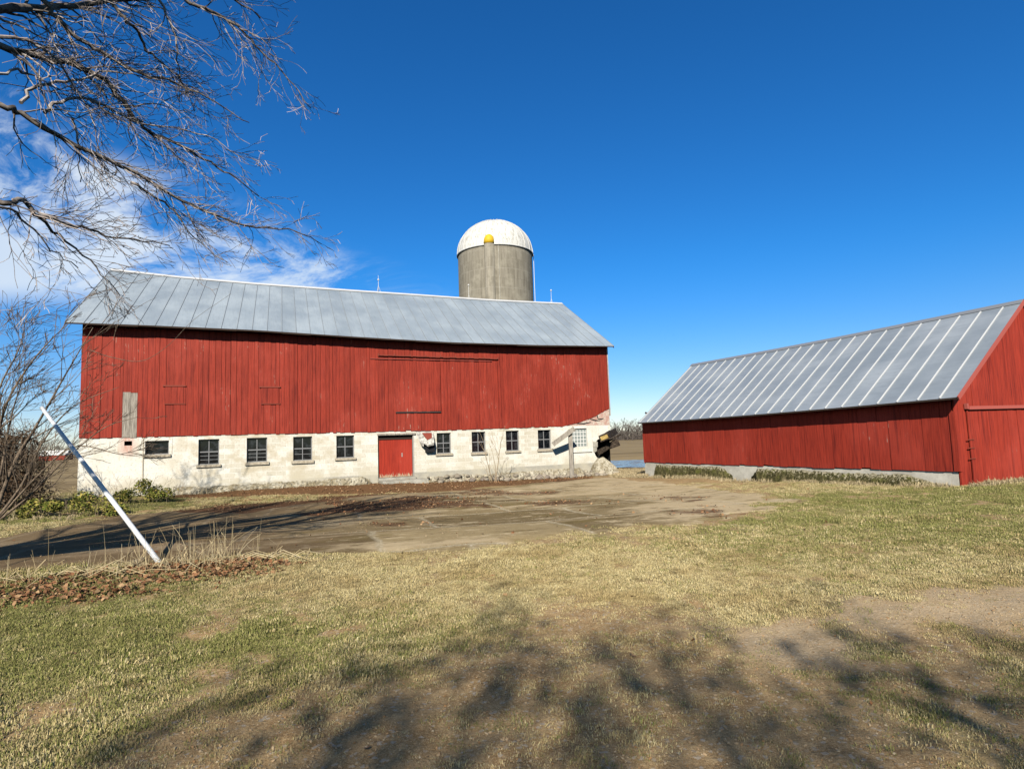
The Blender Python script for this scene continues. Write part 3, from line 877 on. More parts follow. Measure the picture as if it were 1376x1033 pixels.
# returns on the other sides
mb.box((0, .02, -.9), (.24, W, 2.19)); mb.box((.25, W - .24, -.9), (L - .01, W, 2.19)); mb.box((L - .24, 2.6, -.9), (L, W - .25, 2.19))
found = mb.build('block_foundation', M['block'], barn)
mb = MB()
mb.prism([(RKT[0] - .1, 2.243), (L, 2.243)] + top_end, lambda x, z: (x, -.004, z), lambda x, z: (x, .02, z))
R = random.Random(4)
tag(mb.build('bare_wall_patch', M['pink'], barn), 'peeled pinkish strip where the red boards were cut away')
mb = MB()
for a, b in [((793, 563), (806, 565)), ((775, 569), (794, 567)), ((802, 557), (803.5, 563)), ((803, 562.5), (811, 562))]:
    A, B = bt(*a), bt(*b); m_ = ((A[0] + B[0]) / 2, (A[1] + B[1]) / 2 + R.uniform(-.05, .05))
    mb.tube([(A[0], -.012, A[1]), (m_[0], -.016, m_[1]), (B[0], -.012, B[1])], [.02, .035, .015], 5)
mb.build('broken_lath', M['iron'], barn)  # dark raised strips drawn for the crack in the peeled wall
# near-black sheets, painted in as the shade inside the broken corner
mb = MB(); mb.add([(TE - .4, .75, -.9), (L - .02, .75, -.9), (L - .02, .75, 2.2), (TE - .4, .75, 2.2)], [(0, 1, 2, 3)])
mb.add([(TE - .4, .27, -.9), (TE - .4, .27, 2.2), (TE - .4, .75, 2.2), (TE - .4, .75, -.9)], [(0, 1, 2, 3)])
mb.add([(L - .03, .05, -.9), (L - .03, .05, 1.6), (L - .03, .75, 1.6), (L - .03, .75, -.9)], [(0, 1, 2, 3)])
mb.build('tar_sheet', M['tar'], barn)
# grey unpainted blocks at the break
mb = MB()
for a, b in [((796.5, 593.5), (803, 600.5)), ((797, 601), (802, 607))]:
    A, B = bt(*a), bt(*b); mb.box((A[0], -.02, B[1]), (B[0], .18, A[1]))
mb.build('bare_block', M['conc'], barn)

def window(rc, name='window', rail_bars=0, vert=True, sill=True, lab=None):
    a, b, c, d = rc; y = .12; fw = .035
    mb = MB()
    mb.box((a + .002, y - .03, b), (a + fw, y + .03, d)); mb.box((c - fw, y - .03, b), (c - .002, y + .03, d)); mb.box((a + fw, y - .03, b + .002), (c - fw, y + .03, b + fw)); mb.box((a + fw, y - .03, d - fw), (c - fw, y + .03, d - .002))
    if vert:
        m_ = (a + c) / 2; h = (b + d) / 2
        mb.box((m_ - .016, y - .02, b + fw), (m_ + .016, y + .02, d - fw))
        mb.box((a + fw, y - .026, h - .022), (m_ - .0165, y + .02, h + .022)); mb.box((m_ + .0165, y - .026, h - .022), (c - fw, y + .02, h + .022))
        for k in range(rail_bars):  # extra sash bars, standing in for stall rails behind the lower panes
            z = b + fw + (h - b - fw) * (k + 1) / (rail_bars + 1); mb.box((a + fw, y - .008, z - .009), (m_ - .0165, y + .006, z + .009)); mb.box((m_ + .0165, y - .008, z - .009), (c - fw, y + .006, z + .009))
    w = mb.build(name, M['sash'], barn)
    if lab:
        w['label'] = lab
    mb = MB(); mb.box((a + .01, y + .01, b + .01), (c - .01, y + .018, d - .01)); mb.build('pane', M['glass'], w)
    if sill:
        mb = MB(); k = random.uniform(.10, .13); mb.box((a - .07, -.07, b - k), (c + .07, .06, b - .003)); mb.build('sill', M['sill'], w)
    return w


for i, rc in enumerate(wins):
    window(rc, rail_bars=[2, 2, 1, 0, 1, 0, 0, 0][i])
window(wide, vert=False, lab='wide low single pane window')
a, b, c, d = wide
mb = MB(); mb.box((a - .13, -.012, d), (c + .12, .01, d + .1)); mb.box((a - .13, -.012, b), (a, .01, d)); mb.box((c, -.012, b), (c + .12, .01, d)); mb.build('window_surround', M['block'], barn)
# glass block window
a, b, c, d = gbl; mb = MB(); nb = 5
for i in range(nb):
    for k in range(nb):
        x0, x1 = a + (c - a) * i / nb, a + (c - a) * (i + 1) / nb; z0, z1 = b + (d - b) * k / nb, b + (d - b) * (k + 1) / nb
        e = .022; mb.prism([(x0 + e, z0 + e), (x1 - e, z0 + e), (x1 - e, z1 - e), (x0 + e, z1 - e)], lambda x, z: (x, .075, z), lambda x, z: (x, .15, z))
w = mb.build('glass_block_window', M['gblock'], barn); w['label'] = 'window of square glass blocks'
mb = MB(); mb.box((a, .085, b), (c, .14, d)); mb.build('mortar_grid', M['white'], w)
mb = MB(); mb.box((a - .05, -.06, b - .30), (c + .25, .02, b - .2)); mb.build('sill', M['block'], w)
# vent hole backing
a, b, c, d = vent; mb = MB(); mb.add([(a, .2, b), (c, .2, b), (c, .2, d), (a, .2, d)], [(0, 1, 2, 3)]); mb.build('vent_hole', M['black'], barn)
# stable door
a, b, c, d = dr; mb = MB(); x = a + .005
while x < c - .06:
    x1 = min(x + random.choice([.14, .17, .19]), c - .05); mb.cv = random.random() * .6; mb.box((x + .002, .13, b + .05 + random.uniform(0, .02)), (x1 - .002, .165, d - .02)); x = x1
dm = M['red_door'].copy(); dm.name = 'stable_door_boards'; q = NT(dm); prev = q.b.inputs['Base Color'].links[0].from_socket
sx = q.sep(q.coord()); nn = q.noise(q.scale(q.coord(), (14, 14, 2.5)), 1.6, 4, .6)
q.l(q.mix(q.math('MULTIPLY', q.mapr(q.math('ADD', sx[2], q.math('MULTIPLY', q.math('SUBTRACT', nn, .5), -.9)), .05, .22, 1, 0), .9), prev, (.52, .44, .30)), q.b.inputs['Base Color'])
door = mb.build('stable_door', dm, barn)
mb = MB(); mb.box((c - .048, -.01, b + .05), (c - .003, .12, d - .003)); mb.build('door_frame', M['whitewood'], door)
hx, hz = bt(541, 611); mb = MB(); mb.box((hx - .02, .11, hz - .09), (hx + .02, .135, hz + .09)); mb.build('handle', M['whitewood'], door)
mb = MB(); mb.box((a - .02, -.06, d + .004), (c + .08, .02, d + .085)); mb.build('lintel', M['oldwood'], door)
mb = MB(); mb.box((a + .05, .1, d - .2), (c, .24, d - .01)); mb.build('door_header', M['darkwood'], door)  # dark strip standing in for the recess shade across the door's top
mb = MB(); mb.box((a - .02, -.12, -.12), (c + .05, .25, .045)); mb.build('threshold', M['conc'], door)
# crumpled fan hood beside the door
hp = lambda x, y, w: (bt(x, y, w)[0], w, bt(x, y, w)[1])
mb = MB()
mb.add([hp(559, 580, -.02), hp(582, 580, -.02), hp(583.5, 594, -.38), hp(576, 597.5, -.42), hp(570, 596, -.3), hp(563, 592, -.12)], [(0, 1, 2, 3, 4, 5)])
mb.add([hp(582, 580, -.02), hp(583.5, 594, -.38), hp(584, 597, -.02)], [(0, 1, 2)])
mb.add([hp(563, 592, -.12), hp(570, 596, -.3), hp(569, 600, -.25), hp(566, 599, -.1)], [(0, 1, 2, 3)])
mb.add([hp(570, 596, -.3), hp(576, 597.5, -.42), hp(583.5, 594, -.38), hp(583, 598, -.36), hp(575, 600, -.38)], [(0, 1, 2, 3, 4)])
hood = mb.build('fan_hood', M['sheet'], barn)
mb = MB(); mb.add([hp(567, 581.5, -.07), hp(580, 581.5, -.07), hp(580.5, 588, -.22), hp(574, 591, -.27)], [(0, 1, 2, 3)]); mb.build('red_patch', M['rust'], hood)
mb = MB(); A = bt(571, 597); B = bt(583, 607)
mb.box((A[0], -.2, B[1]), (B[0], -.01, A[1] + .05)); mb.build('fan_box', M['tar'], hood)
# downspout-like seam pipe on the left plaster and the crooked rod
mb = MB(); A = bt(193, 592); B = bt(193, 652); mb.box((A[0] - .02, -.02, B[1]), (A[0] + .015, -.001, 2.2)); mb.build('conduit', M['sill'], barn)

# crumbled mortar ledge under the left half, fieldstones under the right half
def crumble(t0, t1, name, m):
    mb = MB(); n = int((t1 - t0) / .09); prof = 6; R = random.Random(int(t0 * 10)); vs = []
    for i in range(n + 1):
        t = t0 + (t1 - t0) * i / n; g0 = float(gz(*bl(t, -.3))) - .08; tp = (.10 if t < 12 else -.06) + .07 * float(fbm(np.array([t * .9]), np.array([3.3]), 3)[0]); tap = min(1, i / 4, (n - i) / 4)
        for k in range(prof):
            a = k / (prof - 1); vs.append((t + R.uniform(-.02, .02), -.005 - (.30 * (1 - a ** 2) + R.uniform(-.05, .05) * (k < prof - 1)) * tap, g0 + (tp - g0) * a * (.3 + .7 * tap) + R.uniform(-.03, .03)))
    mb.add(vs, [(i * prof + k, (i + 1) * prof + k, (i + 1) * prof + k + 1, i * prof + k + 1) for i in range(n) for k in range(prof - 1)])
    return mb.build(name, m, barn, False)


crumble(2.6, dr[0] - .3, 'crumbled_footing', M['crumble']); crumble(dr[2] + .35, 22.7, 'crumbled_footing', M['crumble'])
R = random.Random(21); t = 13.6
while t < 23.3:
    for row in range(2):
        x = t + R.uniform(-.1, .1); r = R.uniform(.07, .17); base = float(gz(*bl(x, -.3)))
        z = base + .05 + row * .14 + R.uniform(-.05, .05)
        if R.random() < .25:
            continue
        mb = MB(); mb.cv = R.random(); mb.stone((x, -.16 - R.uniform(0, .16) + row * .06, z), r, (1.25, .8, .75), R.random(), 2); mb.build('fieldstone', M['stone'], barn, True)
    t += R.uniform(.22, .36)
# rubble ramp of slumped concrete at the broken corner
mb = MB(); c0 = bt(822, 630)[0]
ramp = [(22.75, -.6), (24.6, -.6), (24.5, -.36), (24.3, .0), (24.0, .3), (23.72, .52), (23.45, .46), (23.1, .1)]
mb.prism(ramp, lambda x, z: (x, -.12 - max(0, .5 - z) * .55, z), lambda x, z: (x, .1, z))
mb.build('slumped_concrete', M['crumble'], barn)

# loose things by the barn -------------------------------------------------
def world_b(t, w, z):
    p = PB + D1 * t + D2 * w
    return np.array([p[0], p[1], z])


def timber(name, p, q_, w, h, m, label, end=None, group=None, up=(0, 0, 1)):
    p = np.array(p); q_ = np.array(q_); c = (p + q_) / 2
    o = empty(name, c); mb = MB(); mb.beam(p - c, q_ - c, w, h, up)
    body = mb.build('beam', m, o)
    if end:
        d = (q_ - p) / np.linalg.norm(q_ - p); mb = MB(); mb.beam(p - c - d * .02, p - c - d * .003, w * .74, h * .6, up); mb.build('sawn_end', end, o)
    tag(o, label, 'timber', group)
    return o


def pb(x, y, w):
    return onplane(x, y, PB + D2 * w, D2)


timber('broken_timber', pb(812, 587.5, -.75), pb(823, 581, 1.0), .56, .34, M['timber'], 'dark squared timber with a yellow sawn end jutting from the barn corner', M['sawn'], 'broken timbers at the barn corner', tuple(-D1 * .42 + np.array([0, 0, .9])))
timber('broken_timber', pb(803, 609, -.3), pb(829, 592, -.25), .2, .22, M['timber'], 'long blackened timber sloping up through the hole in the barn corner', None, 'broken timbers at the barn corner')
timber('broken_timber', pb(816, 600, -.1), pb(832, 594.5, -.45), .3, .34, M['timber'], 'short thick dark timber stub poking right below the yellow-ended one', None, 'broken timbers at the barn corner')
timber('splintered_board', pb(819, 592, -.4), pb(834, 583.5, -.2), .12, .05, M['timber'], 'thin black splintered board pointing right past the barn corner', None)

# post with a slanted plank
base = gp(768.5, 641.5); yy = base[1]
o = empty('post_with_plank', base); tag(o, 'weathered grey post with a slanted plank nailed across its top, before the barn', 'post')
mb = MB(); tp = at(766, 577, yy + .02) - base; mb.beam((0, 0, -.3), tp, .2, .2, (0, 1, 0)); mb.build('post', M['oldwood'], o)
mb = MB(); a = at(743, 597, yy - .17) - base; b = at(772, 575.5, yy - .17) - base; mb.beam(a, b, .1, .24, (0, 0, 1)); mb.build('plank', M['oldwood'], o)

# concrete doorstep
a = dr[0]; b = dr[2]; p = world_b((a + b) / 2 + .1, -.55, float(gz(*bl((a + b) / 2, -.6))))
mb = MB(); mb.box((-.95, -.42, -.1), (1.15, .4, .12)); ds = mb.build('doorstep', M['conc'], None, False, p); ds.rotation_euler = (0, 0, BYAW); tag(ds, 'low worn concrete slab in front of the red stable door', 'doorstep')

# loose stones along the wall foot
R = random.Random(5); protos = []
for k in range(4):
    mb = MB(); mb.stone((0, 0, 0), 1, (1.15, .85, .7), 50 + k, 2); protos.append(mb.build('fieldstone', M['loose'], None, True, None, False).data)
for k in range(70):
    tt = R.uniform(12.6, 23.6) if k < 48 else R.uniform(19.5, 24.6); ww = -R.uniform(.25, .85); r = R.uniform(.07, .17) if R.random() < .8 else R.uniform(.17, .24)
    x, y = bl(tt, ww); o = bpy.data.objects.new('fieldstone', protos[k % 4]); COL.objects.link(o)
    o.location = (x, y, float(gz(x, y)) + r * .35); o.scale = (r, r, r * R.uniform(.8, 1.1)); o.rotation_euler = (R.uniform(-.3, .3), R.uniform(-.3, .3), R.uniform(0, 6.3))
    tag(o, 'loose rounded fieldstone lying along the foot of the whitewashed barn wall', 'stone', 'loose fieldstones along the barn foot')

# ================================================================== SILO
sp = at(667, 400, 47.5); SX, SY = sp[0], sp[1]
gzs = float(gz(SX, SY)); SR = 3.02
silo = empty('silo', (SX, SY, gzs)); tag(silo, 'round concrete silo with a white ribbed dome rising behind the barn', 'silo')
HT = at(616, 346, 47.5)[2] - gzs
mb = MB(); n = 64
prof = [(SR, -.5), (SR, HT * .5), (SR, HT)]
vs = [(r * cos(2 * pi * i / n), r * sin(2 * pi * i / n), z) for r, z in prof for i in range(n)]
mb.add(vs, [(j * n + i, j * n + (i + 1) % n, (j + 1) * n + (i + 1) % n, (j + 1) * n + i) for j in range(2) for i in range(n)])
mb.build('silo_wall', M['silo'], silo, True)
mb = MB(); n = 72; rows = 12; DH = at(665, 297, 47.5)[2] - gzs - HT - .12
vs = [((SR + .06) * cos(pi / 2 * j / rows) * cos(2 * pi * i / n), (SR + .06) * cos(pi / 2 * j / rows) * sin(2 * pi * i / n), HT + DH * sin(pi / 2 * j / rows)) for j in range(rows) for i in range(n)] + [(0, 0, HT + DH)]
fs = [(j * n + i, j * n + (i + 1) % n, (j + 1) * n + (i + 1) % n, (j + 1) * n + i) for j in range(rows - 1) for i in range(n)] + [((rows - 1) * n + i, (rows - 1) * n + (i + 1) % n, rows * n) for i in range(n)]
mb.add(vs, fs); dome = mb.build('dome', M['dome'], silo, True)
mb = MB()
for k in range(28):
    a = 2 * pi * k / 28; mb.tube([((SR + .08) * cos(pi / 2 * j / 10) * cos(a), (SR + .08) * cos(pi / 2 * j / 10) * sin(a), HT + (DH + .02) * sin(pi / 2 * j / 10)) for j in range(11)], .035, 4)
mb.tube([((SR + .07) * cos(2 * pi * i / 48), (SR + .07) * sin(2 * pi * i / 48), HT) for i in range(49)], .05, 5, False)
mb.build('dome_rib', M['white'], dome)
ca = atan2(-SY, -SX) + 0.0; # direction to the camera
cd = np.array([-SX, -SY]) / hypot(SX, SY); cs = np.array([-cd[1], cd[0]])
off = (at(658.5, 370, 44.2)[0] - SX * 44.2 / 47.5)
cx, cy = cd * (SR * .98) + np.array([1, 0]) * off
CT = at(658, 325, 44.3)[2] - gzs
mb = MB(); mb.tube([(cx, cy, 0), (cx, cy, CT)], .40, 18); ch = mb.build('chute', M['silo'], silo, True)
mb = MB(); mb.tube([(cx, cy, CT - .1), (cx, cy, CT + .2), (cx, cy, CT + .42), (cx, cy, CT + .58), (cx, cy, CT + .68)], [.42, .41, .36, .25, .08], 18); mb.build('chute_cap', M['yellow'], ch, True)
px_ = at(718.5, 380, 47.5)[0] - SX - .02
mb = MB(); mb.tube([(px_, 0, 0), (px_, 0, HT + .05)], .022, 8); mb.build('fill_pipe', M['white'], silo)
lx, ly = cd * (SR + .03) + np.array([1, 0]) * (at(671, 370, 44.4)[0] - SX * 44.4 / 47.5)
mb = MB(); mb.tube([(lx, ly, 0), (lx, ly, HT - .1)], .035, 6); mb.build('conduit', M['conc'], silo)

# ================================================================== SHED
shed = empty('red_shed', QS, BYAW); tag(shed, 'low red board shed with a grey metal roof striped by white battens, at the right', 'shed')
SL, SW, SO = 13.35, 7.6, .40
e0 = st(1287, 533.5, -SO); e1 = st(857, 568, -SO); r0 = st(1376, 403.5, SW / 2); r1 = st(929.5, 490, SW / 2)


def spt(u, s, back=False, lift=0.0):
    y0 = e0[0] + (e1[0] - e0[0]) * u; y1 = r0[0] + (r1[0] - r0[0]) * u
    z0 = e0[1] + (e1[1] - e0[1]) * u - .04 * sin(pi * u); z1 = r0[1] + (r1[1] - r0[1]) * u - .05 * sin(pi * u)
    x = -SO + (SW / 2 + SO) * s
    if back:
        x = SW - x
    return (x, y0 + (y1 - y0) * s, z0 + (z1 - z0) * s + lift)


def s_under(y, x=0.0):
    u = (y - e0[0]) / (e1[0] - e0[0]); s = (min(x, SW - x) + SO) / (SW / 2 + SO)
    return spt(min(max(u, 0), 1), s)[2] - .07


NB = 24; mb = MB()
for back in (False, True):
    for i in range(NB):
        mb.cv = random.random()
        for k in range(4):
            a, b, s0, s1 = i / NB, (i + 1) / NB, k / 4, (k + 1) / 4
            mb.add([spt(a, s0, back), spt(b, s0, back), spt(b, s1, back), spt(a, s1, back)], [(3, 2, 1, 0) if not back else (0, 1, 2, 3)])
sroof = mb.build('roof', M['roof_s'], shed)
mb = MB()
for back in (False, True):
    for i in range(NB):
        a, b = i / NB, (i + 1) / NB
        mb.add([spt(a, 0, back, -.04), spt(b, 0, back, -.04), spt(b, 1, back, -.04), spt(a, 1, back, -.04)], [(0, 1, 2, 3)])
        mb.add([spt(a, 0, back, -.003), spt(b, 0, back, -.003), spt(b, 0, back, -.05), spt(a, 0, back, -.05)], [(0, 1, 2, 3)])
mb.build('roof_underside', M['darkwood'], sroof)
for i in range(NB):
    u = (i + .78) / NB
    mb = MB(); pts = [spt(u, s, False, .018) for s in (.0, .25, .5, .75, .955)]
    for a, b in zip(pts[:-1], pts[1:]):
        mb.beam(a, b, .03, .026)
    mb.build('roof_batten', M['batten'], sroof)
mb = MB()
for i in range(NB):
    a, b = spt(i / NB, 1, False, .012), spt((i + 1) / NB, 1, False, .012)
    mb.add([(a[0] - .16, a[1], a[2] - .10), (b[0] - .16, b[1], b[2] - .10), (b[0], b[1], b[2] + .03), (a[0], a[1], a[2] + .03), (b[0] + .16, b[1], b[2] - .1), (a[0] + .16, a[1], a[2] - .1)], [(3, 2, 1, 0), (5, 4, 2, 3)])
mb.build('ridge_cap', M['ridge_s'], sroof)
# rake trim at the near gable
mb = MB()
for back in (False, True):
    a, b = spt(0, 0.0, back, -.03), spt(0, 1, back, -.03)
    mb.beam((a[0], a[1] - .012, a[2]), (b[0], b[1] - .012, b[2]), .03, .11)
mb.build('rake_trim', M['pinktrim'], sroof)
# walls
mb = MB(); y = 0.02
while y < SL:
    y1 = min(y + random.choice([.22, .26, .3, .34]), SL); mb.cv = random.random(); of = random.uniform(-.010, .006)
    zb = .41 + random.uniform(-.02, .012) + (random.random() < .12) * .03
    zb -= .03 * y / SL
    mb.prism([(y + .004, zb), (y1 - .004, zb + random.uniform(-.01, .01)), (y1 - .004, s_under(y1) - .09), (y + .004, s_under(y) - .09)], lambda a, z: (-.03 + of, a, z), lambda a, z: (.0, a, z)); y = y1
mb.build('long_wall_boards', M['red_shed'], shed)
mb = MB(); x = .0
while x < SW:
    x1 = min(x + random.choice([.22, .26, .3, .34]), SW); mb.cv = random.random() * .7; of = random.uniform(-.008, .006)
    pts = [(x + .003, .02 if x > .1 else .05), (x1 - .003, .02), (x1 - .003, s_under(0, x1) + .01)]
    if x < SW / 2 < x1:
        pts.append((SW / 2, s_under(0, SW / 2) + .01))
    pts.append((x + .003, s_under(0, x) + .01))
    mb.prism(pts, lambda a, z: (a, -.03 + of, z), lambda a, z: (a, .0, z)); x = x1
mb.build('gable_boards', M['red_shed'], shed)
mb = MB(); mb.box((.03, .03, -.4), (.08, SL - .1, 2.4)); mb.box((SW - .05, .03, -.4), (SW, SL - .03, 2.3)); mb.box((.09, SL - .06, -.4), (SW - .06, SL, 2.2))
mb.prism([(.09, -.3), (SW - .09, -.3), (SW - .09, 2.3), (SW / 2, 4.8), (.09, 2.3)], lambda a, z: (a, .03, z), lambda a, z: (a, .07, z))
mb.build('inner_structure', M['darkwood'], shed)
# sliding door on the gable with its track
A = sg(1298, 547, -.06); 
mb = MB(); mb.beam((A[0], -.11, A[1] - .02), (A[0] + 4.4, -.11, A[1] - .0), .07, .09); mb.box((A[0] - .06, -.13, A[1] - .05), (A[0], -.05, A[1] + .1))
mb.build('door_track', M['pinktrim'], shed)
mb = MB(); x = A[0] - .0
while x < 3.9:
    x1 = x + random.choice([.2, .24, .28]); mb.cv = random.random() * .7; mb.box((x + .003, -.075 + random.uniform(-.006, .004), .03), (x1 - .003, -.05, A[1] - .09)); x = x1
sd = mb.build('sliding_door', M['red_shed'], shed)
for z in (.72, 1.0, 1.22):
    mb = MB(); mb.box((A[0] - .14, -.098, z), (A[0] + .16, -.083, z + .025)); mb.build('hinge_strap', M['rust'], sd)
mb = MB(); mb.box((-.045, -.06, .42), (.06, -.034, 2.05)); mb.box((-.055, -.06, .42), (-.034, .08, 2.0)); mb.cv = .1; mb.build('corner_board', M['red_shed'], shed)
mb = MB(); mb.box((.0, -.05, -.1), (.16, -.034, .40)); mb.build('lower_corner_board', M['red_shed'], shed)
# concrete footing wall and the mossy rubble ledge in front of it
mb = MB(); mb.prism([(0.03, -.8), (SL - .02, -.8), (SL - .02, .375), (0.03, .405)], lambda a, z: (.005, a, z), lambda a, z: (.028, a, z)); mb.build('footing', M['footing'], shed)


def ledge(y0, y1, h0, h1):
    mb = MB(); n = int((y1 - y0) / .07); R = random.Random(int(y0 * 100)); prof = 7; vs = []
    for i in range(n + 1):
        f = i / n; y = y0 + (y1 - y0) * f; tp = h0 + (h1 - h0) * f + .10 * (float(fbm(np.array([y * 1.3]), np.array([7.7]), 3)[0]) - .55); taper = min(1, f * 9, (1 - f) * 14); g0 = float(gz(*sl(-.3, y))) - .06
        for k in range(prof):
            a = k / (prof - 1); o = -.30 * (1 - a ** 2.6) * taper - .01; z = g0 + (tp - g0) * min(1, a * 1.2) * (.35 + .65 * taper)
            vs.append((o + R.uniform(-.035, .035) * (k < prof - 1), y, z + R.uniform(-.035, .035)))
    mb.add(vs, [(i * prof + k, i * prof + k + 1, (i + 1) * prof + k + 1, (i + 1) * prof + k) for i in range(n) for k in range(prof - 1)])
    return mb.build('mossy_ledge', M['moss'], shed, True)


ya = st(1010, 640)[0]; yb = st(985, 640)[0]; yc = st(880, 640)[0]; yn = st(1262, 655)[0]
ledge(yn, ya, .25, .31); ledge(yb, yc, .30, .26)
mb = MB(); mb.stone((-.05, SL + .45, 1.95), .09, (1, 1, 1), 2, 1); bx = mb; 
mb = MB(); mb.tube([(SW * .1, SL + .5, 2.62), (SW * .1 - .1, SL + .62, 2.7)], .05, 6); mb.build('rafter_end', M['darkwood'], sroof)

# ================================================================== WHITE POLE
pbt = gp(215, 757); base = np.array([pbt[0], pbt[1], pbt[2]])
top = at(56, 547.5, 10.6)
mb = MB(); d = top - base; mb.tube([d * -.03, d * .5, d], [.038, .035, .031], 14)
pole = empty('leaning_pole', base); mb.build('pipe', M['galv'], pole, True)
mb = MB(); mb.tube([d * .985, d * 1.0], [.035, .035], 14); mb.build('collar', M['galv'], pole, True)
tag(pole, 'long shiny white metal pole leaning to the left out of the leaf pile', 'pole')


# ================================================================== TREES
class Grow:
    def __init__(self, seed):
        self.R = random.Random(seed); self.thick = MB(); self.thin = MB()

    def path(self, p, d, length, n, wander, trop):
        pts = [Vector(p)]; d = Vector(d).normalized()
        for i in range(n):
            d = (d + Vector((self.R.gauss(0, wander), self.R.gauss(0, wander), self.R.gauss(0, wander))) + Vector(trop)).normalized()
            pts.append(pts[-1] + d * (length / n))
        return pts

    def branch(self, p, d, length, r, lev, P):
        n = max(3, int(length / P['seg'])); pts = self.path(p, d, length, n, P['wander'], P['trop'])
        rr = [max(P['rmin'], r * (1 - .8 * i / n)) for i in range(n + 1)]
        (self.thick if r > P['split'] else self.thin).tube(pts, rr, 5 if r > P['split'] else 4 if r > P['rmin'] * 2 else 3, False)
        if lev <= 0:
            return
        self.kids(pts, rr, length, lev, P)

    def kids(self, pts, rr, length, lev, P):
        n = len(pts) - 1; cnt = max(2, int(length * P['dens'][lev] * self.R.uniform(.8, 1.2)))
        for _ in range(cnt):
            f = self.R.uniform(P.get('start', .2), 1.0); i = min(int(f * n), n - 1); p = pts[i].lerp(pts[i + 1], f * n - i)
            d = (pts[i + 1] - pts[i]).normalized(); ax = Vector((self.R.gauss(0, 1), self.R.gauss(0, 1), self.R.gauss(0, 1))); ax = (ax - d * ax.dot(d)).normalized()
            a = self.R.uniform(*P['ang']); nd = d * cos(a) + ax * sin(a) + Vector(P.get('bias', (0, 0, 0)))
            self.branch(p, nd, length * self.R.uniform(*P['len']) * (1.15 - .5 * f) if lev > 0 else 0, max(P['rmin'], rr[i] * self.R.uniform(.45, .7)), lev - 1, P)


def spline(pts, n):
    """Catmull-Rom through points"""
    pts = [np.array(p, float) for p in pts]; P = [2 * pts[0] - pts[1]] + pts + [2 * pts[-1] - pts[-2]]; out = []
    for i in range(1, len(P) - 2):
        for k in range(n):
            t = k / n; a, b, c, d = P[i - 1], P[i], P[i + 1], P[i + 2]
            out.append(.5 * ((2 * b) + (-a + c) * t + (2 * a - 5 * b + 4 * c - d) * t * t + (-a + 3 * b - 3 * c + d) * t ** 3))
    out.append(pts[-1]); return [Vector(p) for p in out]


# overhanging maple, its trunk out of frame to the left; limbs reach over the yard
TB = np.array([-10.4, 2.6, float(gz(-10.4, 2.6))])
G = Grow(3)
tr = [(-10.4, 2.6, -.2), (-10.35, 2.65, 1.5), (-10.15, 2.8, 3.0), (-10.1, 2.9, 4.2)]
G.thick.tube(spline(tr, 5), list(np.linspace(.34, .22, 16)), 12)
fork = Vector(tr[-1])
limbs = [  # (radius at frame edge, [(px,py,depth)...])
    (.055, [(-120, 40, 6.6), (0, 12, 6.8), (60, 10, 7.2), (150, 3, 7.6), (230, -8, 8.0), (300, -6, 8.4), (350, 25, 8.8)]),
    (.046, [(-130, 60, 6.3), (0, 66, 6.6), (45, 76, 6.8), (95, 86, 7.0), (140, 108, 7.2), (175, 150, 7.5), (200, 176, 7.7), (235, 192, 7.9), (275, 214, 8.2), (310, 236, 8.4), (348, 264, 8.7)]),
    (.036, [(-130, 95, 6.0), (0, 142, 6.3), (28, 152, 6.5), (90, 191, 6.8), (150, 216, 7.1), (200, 242, 7.4), (260, 277, 7.8), (310, 298, 8.1), (345, 305, 8.4), (400, 311, 8.8), (432, 328, 9.2)]),
    (.034, [(-130, 240, 5.8), (0, 270, 6.0), (30, 268, 6.2), (48, 290, 6.3), (90, 300, 6.6), (130, 312, 7.0), (180, 322, 7.3), (228, 330, 7.6)]),
    (.036, [(20, -60, 6.6), (58, 0, 6.8), (80, 30, 6.9), (105, 52, 7.0), (135, 70, 7.2), (190, 99, 7.5), (240, 112, 7.7), (290, 138, 8.0), (335, 165, 8.3)]),
    (.030, [(190, -50, 7.6), (255, 5, 8.0), (290, 18, 8.2), (325, 42, 8.4), (352, 70, 8.6), (388, 106, 8.8), (418, 146, 9.1)]),
    (.026, [(130, -20, 7.0), (160, 18, 7.1), (185, 42, 7.3), (195, 66, 7.5), (218, 84, 7.6), (245, 112, 7.9), (262, 150, 8.1)]),
    (.024, [(-60, 45, 6.0), (0, 50, 6.2), (38, 56, 6.4), (72, 76, 6.6), (95, 110, 6.8), (120, 150, 7.1), (135, 205, 7.4)]),
    (.022, [(28, 138, 6.5), (42, 120, 6.6), (75, 110, 6.8), (120, 104, 7.0), (150, 96, 7.2), (210, 108, 7.5), (265, 125, 7.8)]),
    (.022, [(60, 152, 6.6), (70, 139, 6.7), (112, 133, 6.9), (150, 146, 7.1), (185, 165, 7.4), (235, 172, 7.7), (290, 190, 8.0), (330, 215, 8.3)]),
    (.016, [(98, 158, 6.8), (103, 180, 6.9), (106, 215, 7.0), (108, 245, 7.1)]),
    (.020, [(-40, 90, 5.9), (0, 98, 6.0), (30, 96, 6.2), (52, 108, 6.3), (60, 130, 6.4)]),
    (.022, [(200, -30, 7.2), (220, 10, 7.4), (235, 50, 7.6), (240, 90, 7.8), (250, 130, 8.0)]),
    (.020, [(175, 245, 7.3), (205, 262, 7.5), (235, 285, 7.8), (262, 320, 8.0), (300, 350, 8.3)]),
    (.018, [(-60, 300, 5.7), (0, 278, 5.9), (40, 300, 6.2), (70, 335, 6.4), (105, 360, 6.7)]),
    (.018, [(50, 290, 6.4), (90, 325, 6.7), (130, 360, 7.0), (160, 395, 7.3)]),
]
